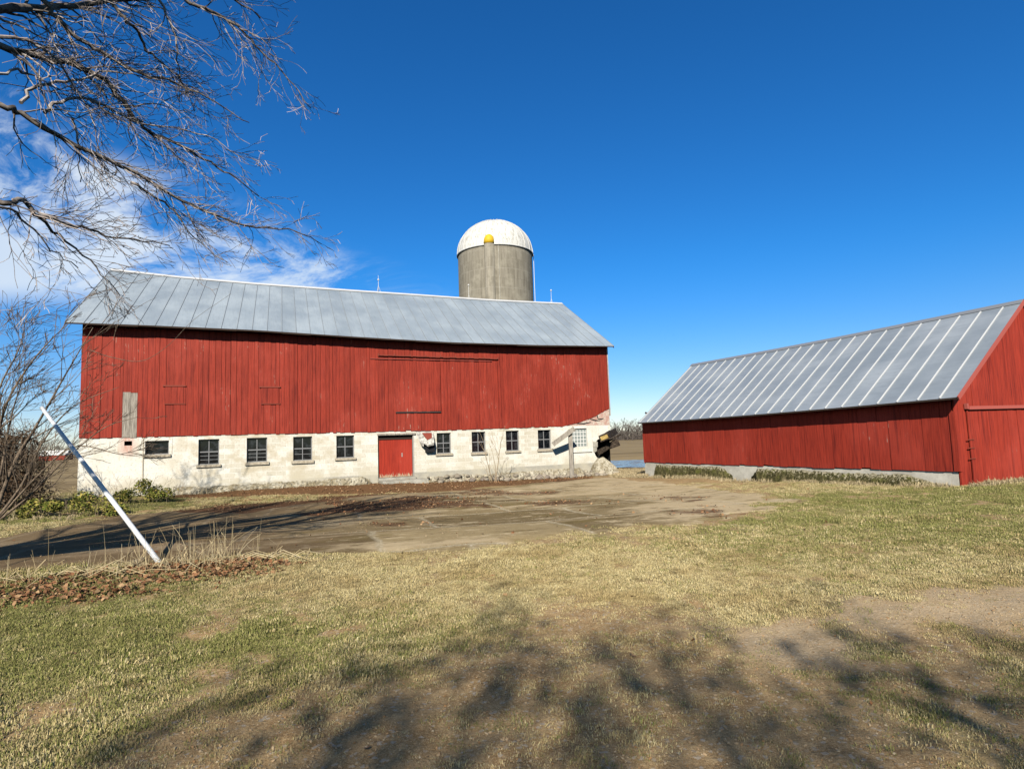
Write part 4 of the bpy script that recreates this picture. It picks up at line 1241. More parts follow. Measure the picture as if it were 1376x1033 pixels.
PT = dict(seg=.10, wander=.21, trop=(.035, .0, -.02), rmin=.0030, split=.013, dens=[0, 5.8, 4.6, 2.6], ang=(.35, 1.0), len=(.38, .62), start=.08, bias=(.10, .05, -.06))
for r, pts in limbs:
    w = [at(*p) for p in pts]
    sp_ = spline(w, 4); n = len(sp_) - 1
    ln = sum((sp_[i + 1] - sp_[i]).length for i in range(n))
    # kinks
    sp_ = [p + Vector((G.R.gauss(0, .012), G.R.gauss(0, .012), G.R.gauss(0, .012))) if 0 < i < n else p for i, p in enumerate(sp_)]
    rr = [max(.006, r * .98 * (1 - .84 * (i / n) ** 1.1)) for i in range(n + 1)]
    (G.thin if r in (.024, .022, .016, .020) else G.thick).tube(sp_, rr, 7)
    if pts[0][0] < 0 or pts[0][1] < 0:
        s0 = Vector(w[0]); mid = (fork + s0) / 2 + Vector((0, -.1, .45))
        q_ = spline([fork, mid, s0], 6); G.thick.tube(q_, list(np.linspace(max(r * 2.0, .06), r * 1.02, len(q_))), 7)
    # side shoots over the limb
    cnt = int(ln * 9.5)
    for _ in range(cnt):
        f = G.R.uniform(.1, 1.0); i = min(int(f * n), n - 1); p = sp_[i].lerp(sp_[i + 1], f * n - i); d = (sp_[i + 1] - sp_[i]).normalized()
        ax = Vector((G.R.gauss(0, 1), G.R.gauss(0, 1), G.R.gauss(0, 1))); ax = (ax - d * ax.dot(d)).normalized(); a = G.R.uniform(.25, .95)
        nd = d * cos(a) + ax * sin(a) + Vector((.08, .03, -.08)); L1_ = G.R.uniform(.45, 1.15) * (1.1 - .45 * f)
        G.branch(p, nd, L1_, max(.0035, rr[i] * G.R.uniform(.25, .45)), 2, PT)
for tx, ty, tz, r in [(-5.6, 3.6, 6.6, .11), (-4.4, 4.0, 7.4, .09), (-6.2, 3.9, 9.0, .10), (-3.3, 4.1, 7.2, .07), (-4.9, 4.6, 9.2, .08), (-7.2, 3.4, 8.2, .12), (-5.2, 3.3, 5.9, .07), (-6.6, 3.2, 6.6, .10)]:
    e_ = Vector((tx, ty, tz)); md = (fork + e_) / 2 + Vector((G.R.uniform(-.2, .2), G.R.uniform(-.2, .2), .3)); q_ = spline([fork, md, e_], 6); rr = list(np.linspace(r, r * .4, len(q_)))
    G.thick.tube(q_, rr, 8); P2 = dict(PT); P2.update(seg=.3, dens=[0, 1.6, 1.3, 1.2], trop=(0, 0, .02), bias=(0, 0, .08), rmin=.008, split=.02, wander=.12); G.kids(q_, rr, (e_ - fork).length * .6, 3, P2)
for pl, r in [([(-8.2, 3.4, 4.7), (-7.1, 3.9, 5.3), (-6.9, 4.0, 7.6), (-6.5, 4.2, 10.4)], .15), ([(-8.0, 3.6, 4.9), (-6.6, 4.2, 5.6), (-6.2, 4.3, 7.4), (-5.6, 4.5, 9.6)], .11), ([(-9.9, 3.1, 5.2), (-9.7, 3.3, 6.4), (-9.6, 3.5, 8.5), (-9.4, 3.7, 11)], .14),
              ([(-10.5, 3.0, 5.5), (-10.6, 3.2, 7.5), (-10.5, 3.3, 10.5)], .13), ([(-7.6, 3.8, 5.4), (-6.0, 4.1, 6.4), (-5.2, 4.3, 8.2), (-4.6, 4.5, 10.4)], .10)]:
    q_ = spline([fork] + pl, 6); rr = list(np.linspace(r * 1.35, r * .5, len(q_))); G.thick.tube(q_, rr, 8)
    P2 = dict(PT); P2.update(seg=.3, dens=[0, 1.7, 1.4, 1.3], trop=(0, 0, .03), bias=(0, 0, .35), rmin=.009, split=.02, wander=.1, ang=(.25, .7), start=.35); G.kids(q_, rr, 3.2, 3, P2)
# upper limbs that stay out of frame but shade the yard
for k in range(9):
    d = Vector((G.R.uniform(-.9, .7), G.R.uniform(-.7, .8), G.R.uniform(.7, 1.3)))
    P2 = dict(PT); P2.update(seg=.4, dens=[0, 1.5, 1.1, .9], trop=(0, 0, .02), bias=(0, 0, .1), rmin=.008, split=.02, wander=.12)
    G.branch(fork + Vector((0, 0, G.R.uniform(-.5, .3))), d, G.R.uniform(4.5, 7.5), .12, 3, P2)
tree = empty('bare_maple', TB); tag(tree, 'leafless grey maple reaching its twiggy limbs into the upper left sky', 'tree')


def rel(mbx, base):
    mbx.v = [(a - base[0], b - base[1], c - base[2]) for a, b, c in mbx.v]
    return mbx


rel(G.thick, TB).build('trunk', M['bark'], tree, True); rel(G.thin, TB).build('crown', M['twig'], tree)

# multi-stem shrub in front of the barn's left end
SB = gp(-6, 700); SB = np.array([SB[0], SB[1] + .2, SB[2]])
G = Grow(12); PS = dict(seg=.22, wander=.11, trop=(.02, 0, .03), rmin=.0055, split=.02, dens=[0, 4.6, 4.0, 3.4], ang=(.3, .8), len=(.4, .62), start=.12, bias=(.14, 0, -.01))
yS = SB[1]
stems = [(.055, [(-10, 698, yS), (20, 620, yS), (50, 570, yS + .1), (90, 500, yS + .2), (125, 440, yS + .4)]),
         (.045, [(-15, 698, yS), (-5, 600, yS), (10, 540, yS - .1), (40, 490, yS), (70, 455, yS + .2), (103, 425, yS + .3)]),
         (.04, [(-5, 698, yS), (30, 650, yS), (60, 590, yS + .2), (100, 545, yS + .3), (160, 520, yS + .5)]),
         (.04, [(-20, 698, yS), (-20, 600, yS + .1), (0, 520, yS), (25, 470, yS + .1), (35, 430, yS + .1)]),
         (.035, [(0, 698, yS), (40, 665, yS), (90, 615, yS + .2), (140, 575, yS + .2), (185, 560, yS + .5)]),
         (.03, [(0, 695, yS), (50, 640, yS - .3), (100, 600, yS - .3), (160, 610, yS - .3), (205, 615, yS - .2)]),
         (.03, [(-30, 698, yS), (-50, 600, yS), (-40, 520, yS), (-15, 470, yS), (0, 440, yS)]),
         (.028, [(0, 640, yS), (15, 560, yS + .2), (32, 500, yS + .2), (33, 445, yS + .3)])]
for r, pts in stems:
    sp_ = spline([at(*p) for p in pts], 6); n = len(sp_) - 1; rr = [max(.006, r * (1 - .85 * i / n)) for i in range(n + 1)]
    G.thick.tube(sp_, rr, 7); ln = sum((sp_[i + 1] - sp_[i]).length for i in range(n)); G.kids(sp_, rr, ln * .55, 3, PS)
# one long arching shoot over the roof
for pts in ([(72, 470, yS + .2), (76, 425, yS + .1), (82, 412, yS), (130, 395, yS), (185, 378, yS), (235, 368, yS)], [(60, 500, yS), (130, 450, yS - .2), (190, 410, yS - .2), (210, 400, yS - .2)],
            [(120, 470, yS), (150, 480, yS), (190, 485, yS), (225, 465, yS), (260, 430, yS), (310, 395, yS)]):
    sp_ = spline([at(*p) for p in pts], 6); G.thin.tube(sp_, [max(.004, .011 * (1 - .7 * i / len(sp_))) for i in range(len(sp_))], 4)
shrub = empty('bare_shrub', SB); tag(shrub, 'tall leafless brown shrub fanning up before the left end of the barn', 'shrub')
rel(G.thick, SB).build('stems', M['shrubbark'], shrub, True); rel(G.thin, SB).build('twigs', M['shrubbark'], shrub)


def leafcloud(mb, c, rad, n, size, R, flat=.4, keep=None):
    for _ in range(n):
        while True:
            p = Vector((R.uniform(-1, 1), R.uniform(-1, 1), R.uniform(-1, 1)))
            if p.length < 1:
                break
        p = Vector((p.x * rad[0], p.y * rad[1], p.z * rad[2])) + Vector(c)
        if keep and not keep(p):
            continue
        a = Vector((R.gauss(0, 1), R.gauss(0, 1), R.gauss(0, flat))).normalized(); b = a.cross(Vector((R.gauss(0, 1), R.gauss(0, 1), R.gauss(0, 1)))).normalized(); s = size * R.uniform(.6, 1.4)
        mb.cv = R.random(); mb.add([p - a * s, p + b * s * .45, p + a * s, p - b * s * .45], [(0, 1, 2, 3)])


# dense dark brush at the very left edge
R = random.Random(8); DB = gp(-22, 690); db = empty('dense_brush', DB + np.array([0, .9, 0])); G = Grow(31)
P3 = dict(seg=.2, wander=.2, trop=(.0, 0, -.01), rmin=.006, split=.02, dens=[0, 4, 3.5, 2], ang=(.4, 1.1), len=(.4, .7), start=.1)
for k in range(26):
    G.branch((R.uniform(-.9, .4), R.uniform(-.4, .4), 0), (R.uniform(-.4, .45), R.uniform(-.3, .3), 1), R.uniform(1.4, 3.0), .03, 2, P3)
G.thick.build('stems', M['shrubbark'], db); G.thin.build('twigs', M['shrubbark'], db)
mb = MB()
for k in range(130):
    h = R.uniform(.1, 2.45); leafcloud(mb, (R.uniform(-1.2, 1.05 - .42 * max(0, h - 1.2)), R.uniform(-.5, .5), h), (.3, .34, .26), 80, .045, R, 1)
mb.build('dead_foliage', M['brushleaf'], db); tag(db, 'dense dark brown brushy thicket at the left edge behind the white pole', 'shrub')

# sapling against the barn wall
SPB = gp(664, 648); G = Grow(6); PP = dict(seg=.12, wander=.1, trop=(0, 0, .05), rmin=.0045, split=.02, dens=[0, 3.0, 2.2], ang=(.3, .8), len=(.35, .6), start=.25)
for dx, l_, r in [(-.25, 2.1, .024), (.1, 2.4, .026), (.32, 1.8, .02), (-.5, 1.3, .014), (.55, 1.2, .013)]:
    G.branch((dx * .3, 0, -.05), (dx, R.uniform(-.15, .1), 1.2), l_, r, 2, PP)
sap = empty('bare_sapling', SPB); tag(sap, 'thin leafless tan sapling standing against the white block wall', 'sapling')
G.thick.build('stems', M['paletwig'], sap); G.thin.build('twigs', M['paletwig'], sap)

# green weeds at the barn's left corner
for k, (px, py, w_, h_, nl, lab) in enumerate([(95, 694, 1.35, .62, 3000, 'low green and yellow weed clump left of the barn corner'),
                                               (190, 676, .95, .8, 2600, 'taller green weed clump against the white wall under the vent'),
                                               (226, 664, .6, .6, 1000, 'small green weed at the wall below the wide window')]):
    b0 = gp(px, py); o = empty('weed_clump', b0); G = Grow(60 + k); mb = MB(); R = random.Random(70 + k)
    for i in range(int(w_ * 22)):
        G.branch((R.uniform(-w_, w_), R.uniform(-.35, .35), -.03), (R.gauss(0, .4), R.gauss(0, .4), 1), h_ * R.uniform(.7, 1.4), .007, 1, dict(seg=.1, wander=.15, trop=(0, 0, 0), rmin=.003, split=.05, dens=[0, 5], ang=(.4, 1), len=(.3, .5), start=.2))
    for i in range(22):
        cx_ = R.uniform(-w_, w_); leafcloud(mb, (cx_, R.uniform(-.35, .35), R.uniform(.08, h_ * (1 - .5 * abs(cx_) / w_))), (.22, .22, .16), nl // 22, .042, R, .6)
    mb.build('leaves', M['weed'], o); G.thin.build('stems', M['paletwig'], o); tag(o, lab, 'weeds', 'weeds by the barn corner')

# distant bare trees in the gap and along the left horizon
protos = []
for k in range(3):
    G = Grow(200 + k); PF = dict(seg=.9, wander=.09, trop=(0, 0, .03), rmin=.035, split=.12, dens=[0, 1.2, .9, .55], ang=(.3, .8), len=(.4, .62), start=.2)
    G.thick.tube([(0, 0, -.3), (0, 0, 3)], [.3, .24], 8); 
    for i in range(6):
        G.branch((0, 0, 1.5 + i * .5), (G.R.gauss(0, .7), G.R.gauss(0, .7), 1.2), 6 + G.R.uniform(-1, 2), .15, 3, PF)
    protos.append((G.thick.build('trunk', M['fartwig'], None, False, None, False), G.thin.build('crown', M['fartwig'], None, False, None, False)))
R = random.Random(77)
spots = [(824 + 3.4 * i + R.uniform(-1.5, 1.5), R.uniform(260, 330), R.uniform(.75, 1.05)) for i in range(15)] + [(-20 + 13 * i, R.uniform(300, 380), R.uniform(.8, 1.1)) for i in range(9)]
for i, (px, Y, s) in enumerate(spots):
    p = at(px, 590, Y); tk, cr = protos[i % 3]; o = empty('bare_tree', (p[0], p[1], float(gz(p[0], p[1]))), R.uniform(0, 6)); o.scale = (s * 1.15, s * 1.15, s)
    for src in (tk, cr):
        c = src.copy(); COL.objects.link(c); c.parent = o
    if i < 15:
        tag(o, 'distant bare grey-brown tree across the field in the gap between barn and shed', 'tree', 'far trees in the gap')
    else:
        tag(o, 'distant bare tree on the left horizon behind the shrub', 'tree', 'far trees on the left horizon')
mb = MB(); R = random.Random(5)
for i in range(5000):
    px = R.uniform(815, 880) if i < 3800 else R.uniform(-30, 110); Y = R.uniform(285, 345); p = at(px, 590, Y); h = R.uniform(0, 1) ** 1.3 * 4.5
    leafc = Vector((p[0], p[1], float(-.75) + h)); a = Vector((R.gauss(0, .5), R.gauss(0, .5), 1)).normalized(); b = a.cross(Vector((R.gauss(0, 1), R.gauss(0, 1), 0))).normalized()
    mb.cv = R.random(); mb.add([leafc - a * 1.0 - b * .08, leafc - a * 1.0 + b * .08, leafc + a * 1.0], [(0, 1, 2)])
th = mb.build('distant_thicket', M['fartwig']); th['kind'] = 'stuff'; tag(th, 'brown scrub filling in below the far bare trees', 'scrub')

# far farm building on the left
fp = at(76, 603, 240); fb_ = empty('farm_building', (fp[0], fp[1], -.75), .2); tag(fb_, 'far low red farm building with a white roof seen beside the leaning pole', 'building')
mb = MB(); mb.box((-4.6, -3, 0), (4.6, 3, 2.0)); mb.build('wall', M['red_shed'], fb_)
mb = MB(); mb.prism([(-3.4, 2.0), (3.4, 2.0), (0, 3.9)], lambda a, z: (-4.8, a, z), lambda a, z: (4.8, a, z)); mb.build('roof', M['white'], fb_)

# ---- trees behind the photographer: they only show as the shade across the foreground
blots = [(180, 1025), (250, 1005), (310, 985), (330, 1020), (400, 1015), (430, 970), (470, 985), (520, 960), (560, 880), (600, 900), (620, 950), (560, 1020), (610, 1030), (640, 1000), (690, 850), (705, 880), (700, 1010),
         (660, 930), (745, 935), (765, 900), (735, 870), (785, 960), (790, 1010), (850, 870), (880, 885), (905, 900), (925, 950), (950, 980), (990, 1010), (1000, 960), (1080, 990), (1100, 1020), (1150, 865), (1185, 885),
         (1215, 905), (1240, 930), (1260, 965), (1300, 990), (1340, 1005), (1350, 940), (1300, 890), (1370, 970), (1180, 1000), (1130, 930), (480, 1030), (230, 1030), (840, 1030), (900, 1020), (1040, 930), (540, 920), (1330, 860), (1376, 900)]
crowns = [MB(), MB()]; R = random.Random(14)
bases = [np.array([-3.0, -13.5, 0.0]), np.array([1.2, -14.5, 0.0])]; brs = [Grow(90), Grow(91)]
heads = [Vector((-3.0, -13.5, 5.5)), Vector((1.2, -14.5, 5.5))]
for px, py in blots:
    g0 = gp(px, py); k = 0 if px < 720 else 1
    D = 17.5 + R.uniform(-2, 3); c = g0 - SH * D
    for j in range(1):
        cc = c + np.array([R.gauss(0, .25), R.gauss(0, .5), R.gauss(0, .3)]); leafcloud(crowns[k], cc, (.42, .6, .6), 48, .075, R, 1)
    h = heads[k]; mid = (h + Vector(c)) / 2 + Vector((0, 0, -.4))
    q_ = spline([h, mid, c], 5); brs[k].thick.tube(q_, list(np.linspace(.045, .01, len(q_))), 5)
for k in range(2):
    b0 = bases[k]; brs[k].thick.tube(spline([(b0[0], b0[1], -.2), (b0[0] + .1, b0[1], 3), heads[k]], 5), list(np.linspace(.3, .2, 11)), 10)
    o = empty('shade_tree', b0); rel(brs[k].thick, b0).build('trunk', M['bark'], o, True); rel(crowns[k], b0).build('crown', M['brushleaf'], o)
    tag(o, ['oak behind the viewer whose shade falls on the left of the gravel drive', 'oak behind the viewer whose shade falls on the right of the gravel drive'][k], 'tree')


# ================================================================== SCATTERED STUFF
def scatter(name, pts, rot, scl, idx, protos, label, cat):
    me = bpy.data.meshes.new(name); me.vertices.add(len(pts)); me.vertices.foreach_set('co', np.asarray(pts, np.float32).ravel())
    for nm, ty, dat, key in (('rot', 'FLOAT_VECTOR', rot, 'vector'), ('scl', 'FLOAT', scl, 'value'), ('idx', 'INT', idx, 'value')):
        a = me.attributes.new(nm, ty, 'POINT'); a.data.foreach_set(key, np.asarray(dat, np.int32 if ty == 'INT' else np.float32).ravel())
    o = bpy.data.objects.new(name, me); COL.objects.link(o)
    c = bpy.data.collections.new(name + '_kinds')
    for p in protos:
        c.objects.link(p)
    ng = bpy.data.node_groups.new(name + '_scatter', 'GeometryNodeTree')
    ng.interface.new_socket('Geometry', in_out='INPUT', socket_type='NodeSocketGeometry'); ng.interface.new_socket('Geometry', in_out='OUTPUT', socket_type='NodeSocketGeometry')
    N = ng.nodes; i_, o_ = N.new('NodeGroupInput'), N.new('NodeGroupOutput'); ip = N.new('GeometryNodeInstanceOnPoints'); ci = N.new('GeometryNodeCollectionInfo')
    ci.inputs['Collection'].default_value = c; ci.inputs['Separate Children'].default_value = True; ci.inputs['Reset Children'].default_value = True
    def na(nm, ty):
        x = N.new('GeometryNodeInputNamedAttribute'); x.data_type = ty; x.inputs['Name'].default_value = nm
        return x.outputs['Attribute']
    ip.inputs['Pick Instance'].default_value = True
    k = ng.links.new
    k(i_.outputs[0], ip.inputs['Points']); k(ci.outputs[0], ip.inputs['Instance']); k(na('idx', 'INT'), ip.inputs['Instance Index']); k(na('rot', 'FLOAT_VECTOR'), ip.inputs['Rotation']); k(na('scl', 'FLOAT'), ip.inputs['Scale']); k(ip.outputs[0], o_.inputs[0])
    md = o.modifiers.new('scatter', 'NODES'); md.node_group = ng
    tag(o, label, cat, None, 'stuff')
    return o


def blade_tuft(name, m, n, rad, h, wdt, lean, R):
    mb = MB()
    for _ in range(n):
        a = R.uniform(0, 6.28); r = rad * sqrt(R.random()); x, y = r * cos(a), r * sin(a); b = R.uniform(0, 6.28); hh = h * R.uniform(.45, 1.25); ln = hh * R.uniform(.2, lean); w = wdt * R.uniform(.6, 1.3)
        dx, dy = cos(b), sin(b); sx_, sy_ = -dy * w, dx * w; mb.cv = R.random()
        mb.add([(x - sx_, y - sy_, -.01), (x + sx_, y + sy_, -.01), (x + sx_ * .8 + dx * ln * .4, y + sy_ * .8 + dy * ln * .4, hh * .6), (x - sx_ * .8 + dx * ln * .4, y - sy_ * .8 + dy * ln * .4, hh * .6), (x + dx * ln, y + dy * ln, hh * R.uniform(.6, 1.0))],
               [(0, 1, 2, 3), (3, 2, 4)])
    return mb.build(name, m, None, False, None, False)


R = random.Random(99)
straw = [blade_tuft('straw_tuft', M['straw'], 70, .13, .015, .0024, 1.7, R) for _ in range(4)]
green = [blade_tuft('green_tuft', M['green'], 64, .12, .018, .0024, 1.5, R) for _ in range(4)]


def frustum(n, y0, y1, half=.98):
    Y = np.sqrt(rng.random(n) * (y1 * y1 - y0 * y0) + y0 * y0); X = (rng.random(n) * 2 - 1) * half * Y
    return X, Y


def in_build(X, Y, pad=.1):
    tb = (X - PB[0]) * D1[0] + (Y - PB[1]) * D1[1]; wb = (X - PB[0]) * D2[0] + (Y - PB[1]) * D2[1]
    xs_ = (X - QS[0]) * D1[0] + (Y - QS[1]) * D1[1]; ys_ = (X - QS[0]) * D2[0] + (Y - QS[1]) * D2[1]
    return ((tb > -pad) & (tb < L + pad) & (wb > -pad) & (wb < W)) | ((xs_ > -pad) & (xs_ < SW) & (ys_ > -pad) & (ys_ < SL + pad))


X1, Y1 = frustum(125000, 2.2, 9.5, 1.4); X2, Y2 = frustum(72000, 9.5, 22, 1.15)
X = np.r_[X1, X2]; Y = np.r_[Y1, Y2]
d, g, lf, yd, pth = masks(X, Y)
edge = fbm(X * .9 + 31, Y * .9, 4)
dens = np.clip(1 - d * 1.0, 0, 1) + .16 * d * fbm(X * 1.7 + 3, Y * 1.7 + 90, 3) * (1 - .55 * lf) * np.where(yd + (edge - .5) * 2.4 > .05, .0, 1)
ca_, sa_ = cos(-BYAW + .12), sin(-BYAW + .12); RY = sa_ * X + ca_ * Y + .57; RX = ca_ * X - sa_ * Y + 1.37; jd = (RY / 2.5) % 1; jd = np.minimum(jd, 1 - jd) * 2.5; ft = (RX / 3.6 + .37 * (np.floor(RY / 2.5) % 2)) % 1; jd = np.minimum(jd, np.minimum(ft, 1 - ft) * 3.6)
crack = (jd < .13) & (yd > 0) & (fbm(X * .7 + 5, Y * .7 + 5, 3) > .47) & (X > -6)
dens = np.where(crack, .75, dens)
dens *= np.where(pth > .5, .05, 1) * (.35 + .65 * sstep(.36, .52, fbm(X * 2.2 + 11, Y * 2.2 + 4, 3)))
dens = np.where(in_build(X, Y), 0, dens)
keep = rng.random(len(X)) < dens
X, Y, g, d = X[keep], Y[keep], g[keep], d[keep]; Z = ground_full(X, Y)
isg = rng.random(len(X)) < np.clip(g * 1.0, .04, .92)
sc = (.6 + .6 * rng.random(len(X))) * (.7 + .7 * fbm(X * 1.6, Y * 1.6 + 30, 3)) * (1 - .3 * d) * np.clip(Y / 7, 1, 1.5)
rot = np.stack([rng.normal(0, .12, len(X)), rng.normal(0, .12, len(X)), rng.random(len(X)) * 6.28], -1); P_ = np.stack([X, Y, Z], -1); ix = rng.integers(0, 4, len(X))
scatter('dry_lawn_grass', P_[~isg], rot[~isg], sc[~isg], ix[~isg], straw, 'short straw-coloured dormant grass covering the lawn', 'grass')
scatter('green_lawn_grass', P_[isg], rot[isg], sc[isg], ix[isg], green, 'short green grass growing through the dormant lawn', 'grass')

# gravel
peb = []
for k in range(4):
    mb = MB(); mb.cv = k / 4; mb.stone((0, 0, 0), 1, (1.1, .85, .6), 300 + k, 1); peb.append(mb.build('pebble', M['pebble'], None, False, None, False))
X1, Y1 = frustum(150000, 2.2, 7.5, 1.25); X2, Y2 = frustum(24000, 7, 24); X = np.r_[X1, X2]; Y = np.r_[Y1, Y2]
d, g, lf, yd, pth = masks(X, Y)
ca_, sa_ = cos(-BYAW + .12), sin(-BYAW + .12); RX = ca_ * X - sa_ * Y + 1.2 + .17; RY = sa_ * X + ca_ * Y + .4 + .17
jd = np.abs((RY / 2.5) % 1 - .0); jd = np.minimum(jd, 1 - jd) * 2.5; row = np.floor(RY / 2.5); ft = (RX / 3.6 + .37 * (row % 2)) % 1; jt = np.minimum(ft, 1 - ft) * 3.6; jn = np.minimum(jd, jt)
dens = np.where(yd > 0, np.where(jn < .16, .6 * fbm(X * .8, Y * .8, 3) + .2, .04), d * .62 * (.25 + 1.2 * fbm(X * 2 + 9, Y * 2, 3)))
dens = np.where(in_build(X, Y), 0, dens)
keep = rng.random(len(X)) < dens; X, Y = X[keep], Y[keep]; yd = yd[keep]
Z = np.where(yd > .1, yard_z(X, Y) + .004, ground_full(X, Y) + .002)
n = len(X); sc = .0022 + .0095 * rng.random(n) ** 5 + np.where(yd > 0, .006, 0)
scatter('gravel', np.stack([X, Y, Z], -1), np.stack([rng.normal(0, .4, n), rng.normal(0, .4, n), rng.random(n) * 6.28], -1), sc, rng.integers(0, 4, n), peb, 'loose small gravel stones on the dirt drive and yard', 'gravel')

# fallen leaves
M['pebble'].node_tree.nodes['Principled BSDF'].inputs['Specular IOR Level'].default_value = 0.0
lv = []
R = random.Random(17)
for k in range(5):
    mb = MB(); mb.cv = k / 5; c1, c2 = R.uniform(.2, .5), R.uniform(-.3, .3)
    out = [(0, -1), (.5, -.55), (.72, 0), (.45, .5), (0, 1.0), (-.45, .5), (-.72, 0), (-.5, -.55)]
    mb.add([(x, y, c1 * x * x + c2 * y * y + R.uniform(-.08, .08)) for x, y in out] + [(0, 0, 0)], [(i, (i + 1) % 8, 8) for i in range(8)]); lv.append(mb.build('leaf', M['deadleaf'], None, False, None, False))


def pick(n, poly, dens_f, pad=1.0):
    P = np.array(poly); X = rng.uniform(P[:, 0].min() - pad, P[:, 0].max() + pad, n); Y = rng.uniform(P[:, 1].min() - pad, P[:, 1].max() + pad, n)
    k = rng.random(n) < dens_f(X, Y)
    return X[k], Y[k]


def lmask(X, Y):
    return masks(X, Y)[2] ** 1.5


A = pick(26000, MOUND, lambda X, Y: lmask(X, Y) * (.25 + .9 * fbm(X * 2.4, Y * 2.4, 3)), .7); B = pick(30000, BASE_LEAF, lambda X, Y: lmask(X, Y) * .5 * (fbm(X * 1.1, Y * 1.1, 3) > .42), .4); C_ = pick(2600, HEAP, lambda X, Y: lmask(X, Y) * .7, .6); Dx, Dy = frustum(1300, 2.6, 20)
kk = rng.random(len(Dx)) < .12 + .5 * (fbm(Dx * .7, Dy * .7, 3) > .56)
E_ = [pick(500, h, lambda X, Y: lmask(X, Y), .6) for h in HEAPS]
X = np.r_[A[0], B[0], C_[0], Dx[kk], np.concatenate([e[0] for e in E_])]; Y = np.r_[A[1], B[1], C_[1], Dy[kk], np.concatenate([e[1] for e in E_])]; k = ~in_build(X, Y, .02); X, Y = X[k], Y[k]
yd = poly_sd(X, Y, YARD); Z = np.maximum(ground_full(X, Y), np.where(yd > -.3, yard_z(X, Y), -9)) + .012 + .045 * rng.random(len(X)) * lmask(X, Y); n = len(X)
scatter('fallen_leaves', np.stack([X, Y, Z], -1), np.stack([rng.normal(0, .5, n), rng.normal(0, .5, n), rng.random(n) * 6.28], -1), .011 + .032 * rng.random(n) ** 1.8, rng.integers(0, 5, n), lv, 'brown fallen leaves heaped round the pole and along the barn foot', 'leaves')

# dry stalks standing and lying in the leaf pile, and thin ones along the wall
mb = MB(); R = random.Random(41)


def stalk(x, y, h, lean, r):
    z = float(ground_z(np.array([x]), np.array([y]))[0]); a = R.uniform(0, 6.28); ln = R.uniform(0, lean) * h; pts = []
    for i in range(6):
        f = i / 5; pts.append((x + cos(a) * ln * f ** 1.7, y + sin(a) * ln * f ** 1.7, z - .02 + h * f * (1 - .25 * lean * f)))
    mb.cv = R.random(); mb.tube(pts, [r * (1 - .6 * i / 5) for i in range(6)], 4, False)
    if R.random() < .5:   # drooping leaf blade
        p = Vector(pts[R.randint(1, 3)]); b = R.uniform(0, 6.28); l_ = R.uniform(.15, .4); w = .006; s_ = Vector((-sin(b) * w, cos(b) * w, 0)); m_ = p + Vector((cos(b) * l_ * .5, sin(b) * l_ * .5, l_ * .25)); e_ = p + Vector((cos(b) * l_, sin(b) * l_, -l_ * .15))
        mb.cv = R.random(); mb.add([p - s_, p + s_, m_ + s_, m_ - s_, e_], [(0, 1, 2, 3), (3, 2, 4)])


for k in range(190):
    px = R.choice([R.gauss(225, 60), R.gauss(235, 45), R.uniform(-20, 330), R.gauss(285, 25)]); py = 768 + (225 - px) * .10 + R.uniform(-9, 8); p = gp(px, py)
    stalk(p[0], p[1], R.choice([R.uniform(.12, .35), R.uniform(.2, .5), R.uniform(.3, .8)]), R.choice([.15, .3, .5, .9]), R.uniform(.002, .0042))
for k in range(60):   # lying straw
    px = R.uniform(20, 420); p = gp(px, 768 + (225 - px) * .1 + R.uniform(-6, 8)); a = R.uniform(0, 6.28); z = float(ground_z(np.array([p[0]]), np.array([p[1]]))[0]); l_ = R.uniform(.3, .8)
    mb.cv = R.random(); mb.tube([(p[0], p[1], z + .03), (p[0] + cos(a) * l_ * .5, p[1] + sin(a) * l_ * .25, z + R.uniform(.05, .16)), (p[0] + cos(a) * l_, p[1] + sin(a) * l_ * .5, z + .04)], .005, 4, False)
for k in range(150):
    x, y = bl(R.uniform(3, 23.5), -R.uniform(.2, 1.2)); stalk(x, y, R.uniform(.12, .4), 1.0, .006)
sk_ = mb.build('dry_stalks', M['stalk']); tag(sk_, 'pale dry grass stalks standing in the leaf pile round the pole', 'dry grass', None, 'stuff')
# rough tufts along the shed foot and the ground behind
tufts = [blade_tuft('rough_tuft', M['stalk'], 40, .12, .16, .005, 1.2, R) for _ in range(3)]
pp = []
for k in range(420):
    yv = R.uniform(-.2, SL + 1.5); xv = -.32 - abs(R.gauss(0, .18)); pp.append(sl(xv, yv)) if k % 2 else None
for k in range(160):
    pp.append(sl(R.uniform(0.1, 5), -.12 - abs(R.gauss(0, .1))))
for k in range(500):
    p = gp(R.uniform(822, 870), R.uniform(631, 642)); pp.append((p[0], p[1]))
for k in range(260):
    p = gp(R.uniform(-40, 110), R.uniform(655, 700)); pp.append((p[0], p[1]))
pp = np.array(pp); n = len(pp); Z = ground_full(pp[:, 0], pp[:, 1])
scatter('rough_grass', np.c_[pp, Z], np.stack([rng.normal(0, .2, n), rng.normal(0, .2, n), rng.random(n) * 6.28], -1), .5 + .6 * rng.random(n), rng.integers(0, 3, n), tufts, 'longer pale rough grass along the shed foot and field edge', 'grass')

# ================================================================== SKY, SUN, CAMERA
wd = bpy.data.worlds.new('World'); S.world = wd; wd.use_nodes = True; nt = wd.node_tree; bg = nt.nodes['Background']


class WN(NT):
    def __init__(self, t):
        self.t = t; self.b = None


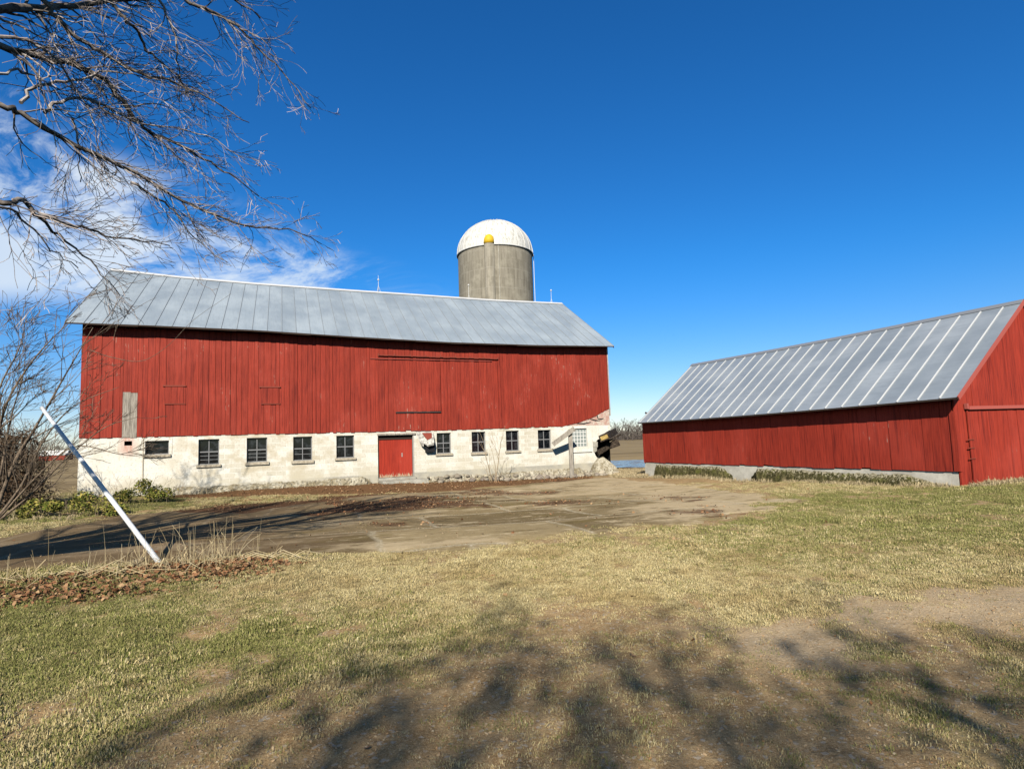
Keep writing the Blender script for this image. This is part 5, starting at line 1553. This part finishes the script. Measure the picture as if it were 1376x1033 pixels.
q = WN(nt)
sky = q.n('ShaderNodeTexSky', sky_type='NISHITA'); sky.sun_disc = False; sky.sun_elevation = SUN_EL; sky.sun_rotation = SUN_AZ + pi
sky.altitude = 1200; sky.air_density = 1.0; sky.dust_density = .1; sky.ozone_density = 2.2
hs = q.n('ShaderNodeHueSaturation'); hs.inputs['Saturation'].default_value = 1.25; hs.inputs['Value'].default_value = 1.0; q.l(sky.outputs[0], hs.inputs['Color'])
gn = q.coord('Generated'); sx = q.sep(gn); yy_ = q.math('MAXIMUM', sx[1], .08)
u = q.math('DIVIDE', sx[0], yy_); v = q.math('DIVIDE', sx[2], yy_)


def uv(px, py):
    r = ray(px, py); return r[0] / r[1], r[2] / r[1]


def line_sd(p, q_):
    """signed distance (positive below/left of the line p->q_ in direction space)"""
    a = np.array(uv(*p)); b = np.array(uv(*q_)); d_ = b - a; n_ = np.array([d_[1], -d_[0]]) / np.linalg.norm(d_); c_ = -(n_ @ a)
    return q.math('ADD', q.math('ADD', q.math('MULTIPLY', u, float(n_[0])), q.math('MULTIPLY', v, float(n_[1]))), float(c_))


up_ = line_sd((0, 165), (490, 366)); lo_ = line_sd((470, 395), (0, 400))
cv = q.n('ShaderNodeCombineXYZ'); q.l(u, cv.inputs[0]); q.l(v, cv.inputs[1])
rotc = q.scale(cv.outputs[0], (3.0, 6.5, 1), (0, 0, 0), (0, 0, .38))
n1 = q.noise(rotc, 1.5, 10, .66, dist=.5); n2 = q.noise(cv.outputs[0], 1.3, 3, .5)
reg = q.math('MULTIPLY', q.mapr(up_, -.05, .03), q.mapr(lo_, -.03, .03))
dn = q.math('MULTIPLY', reg, q.mapr(q.math('ADD', n1, q.mapr(up_, .0, .22, -.045, .09)), .38, .60))
wis = q.math('MULTIPLY', q.math('MULTIPLY', q.mapr(n1, .58, .72), q.mapr(line_sd((380, 200), (620, 400)), -.05, .1)), .4)
wis = q.math('MULTIPLY', wis, q.mapr(lo_, -.02, .05))
fac = q.math('MULTIPLY', q.math('MAXIMUM', dn, wis), .82)
beh = q.math('MAXIMUM', q.mapr(sx[1], .35, -.15), q.mapr(sx[2], .62, .85))  # unseen sky behind and overhead, retinted below to neutralise the fill light
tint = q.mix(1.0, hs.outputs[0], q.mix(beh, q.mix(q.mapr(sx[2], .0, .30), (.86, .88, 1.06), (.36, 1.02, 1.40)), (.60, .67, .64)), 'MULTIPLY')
cl = q.mix(q.mapr(n2, .35, .65), (4.9, 6.6, 8.4), (7.6, 8.4, 9.2))
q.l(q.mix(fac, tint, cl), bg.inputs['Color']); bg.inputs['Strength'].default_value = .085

sd_ = bpy.data.lights.new('sun', 'SUN'); sd_.energy = 5.0; sd_.angle = radians(.55); sd_.color = (1.0, .92, .79)
so = bpy.data.objects.new('sun', sd_); COL.objects.link(so); so.location = (-5, -20, 25)
so.rotation_euler = Vector(SH).to_track_quat('-Z', 'Y').to_euler()

cm = bpy.data.cameras.new('camera'); cm.sensor_width = 36; cm.sensor_fit = 'HORIZONTAL'; cm.lens = 36 * FPX / 1376; cm.clip_start = .05; cm.clip_end = 6000
co = bpy.data.objects.new('camera', cm); COL.objects.link(co)
mw = Matrix(((CR[0], CU[0], -CF[0], CC[0]), (CR[1], CU[1], -CF[1], CC[1]), (CR[2], CU[2], -CF[2], CC[2]), (0, 0, 0, 1))); co.matrix_world = mw
S.camera = co
S.view_settings.view_transform = 'Standard'; S.view_settings.look = 'None'; S.view_settings.exposure = 0.33; S.view_settings.gamma = 1.0
S.cycles.max_bounces = 6; S.cycles.diffuse_bounces = 0
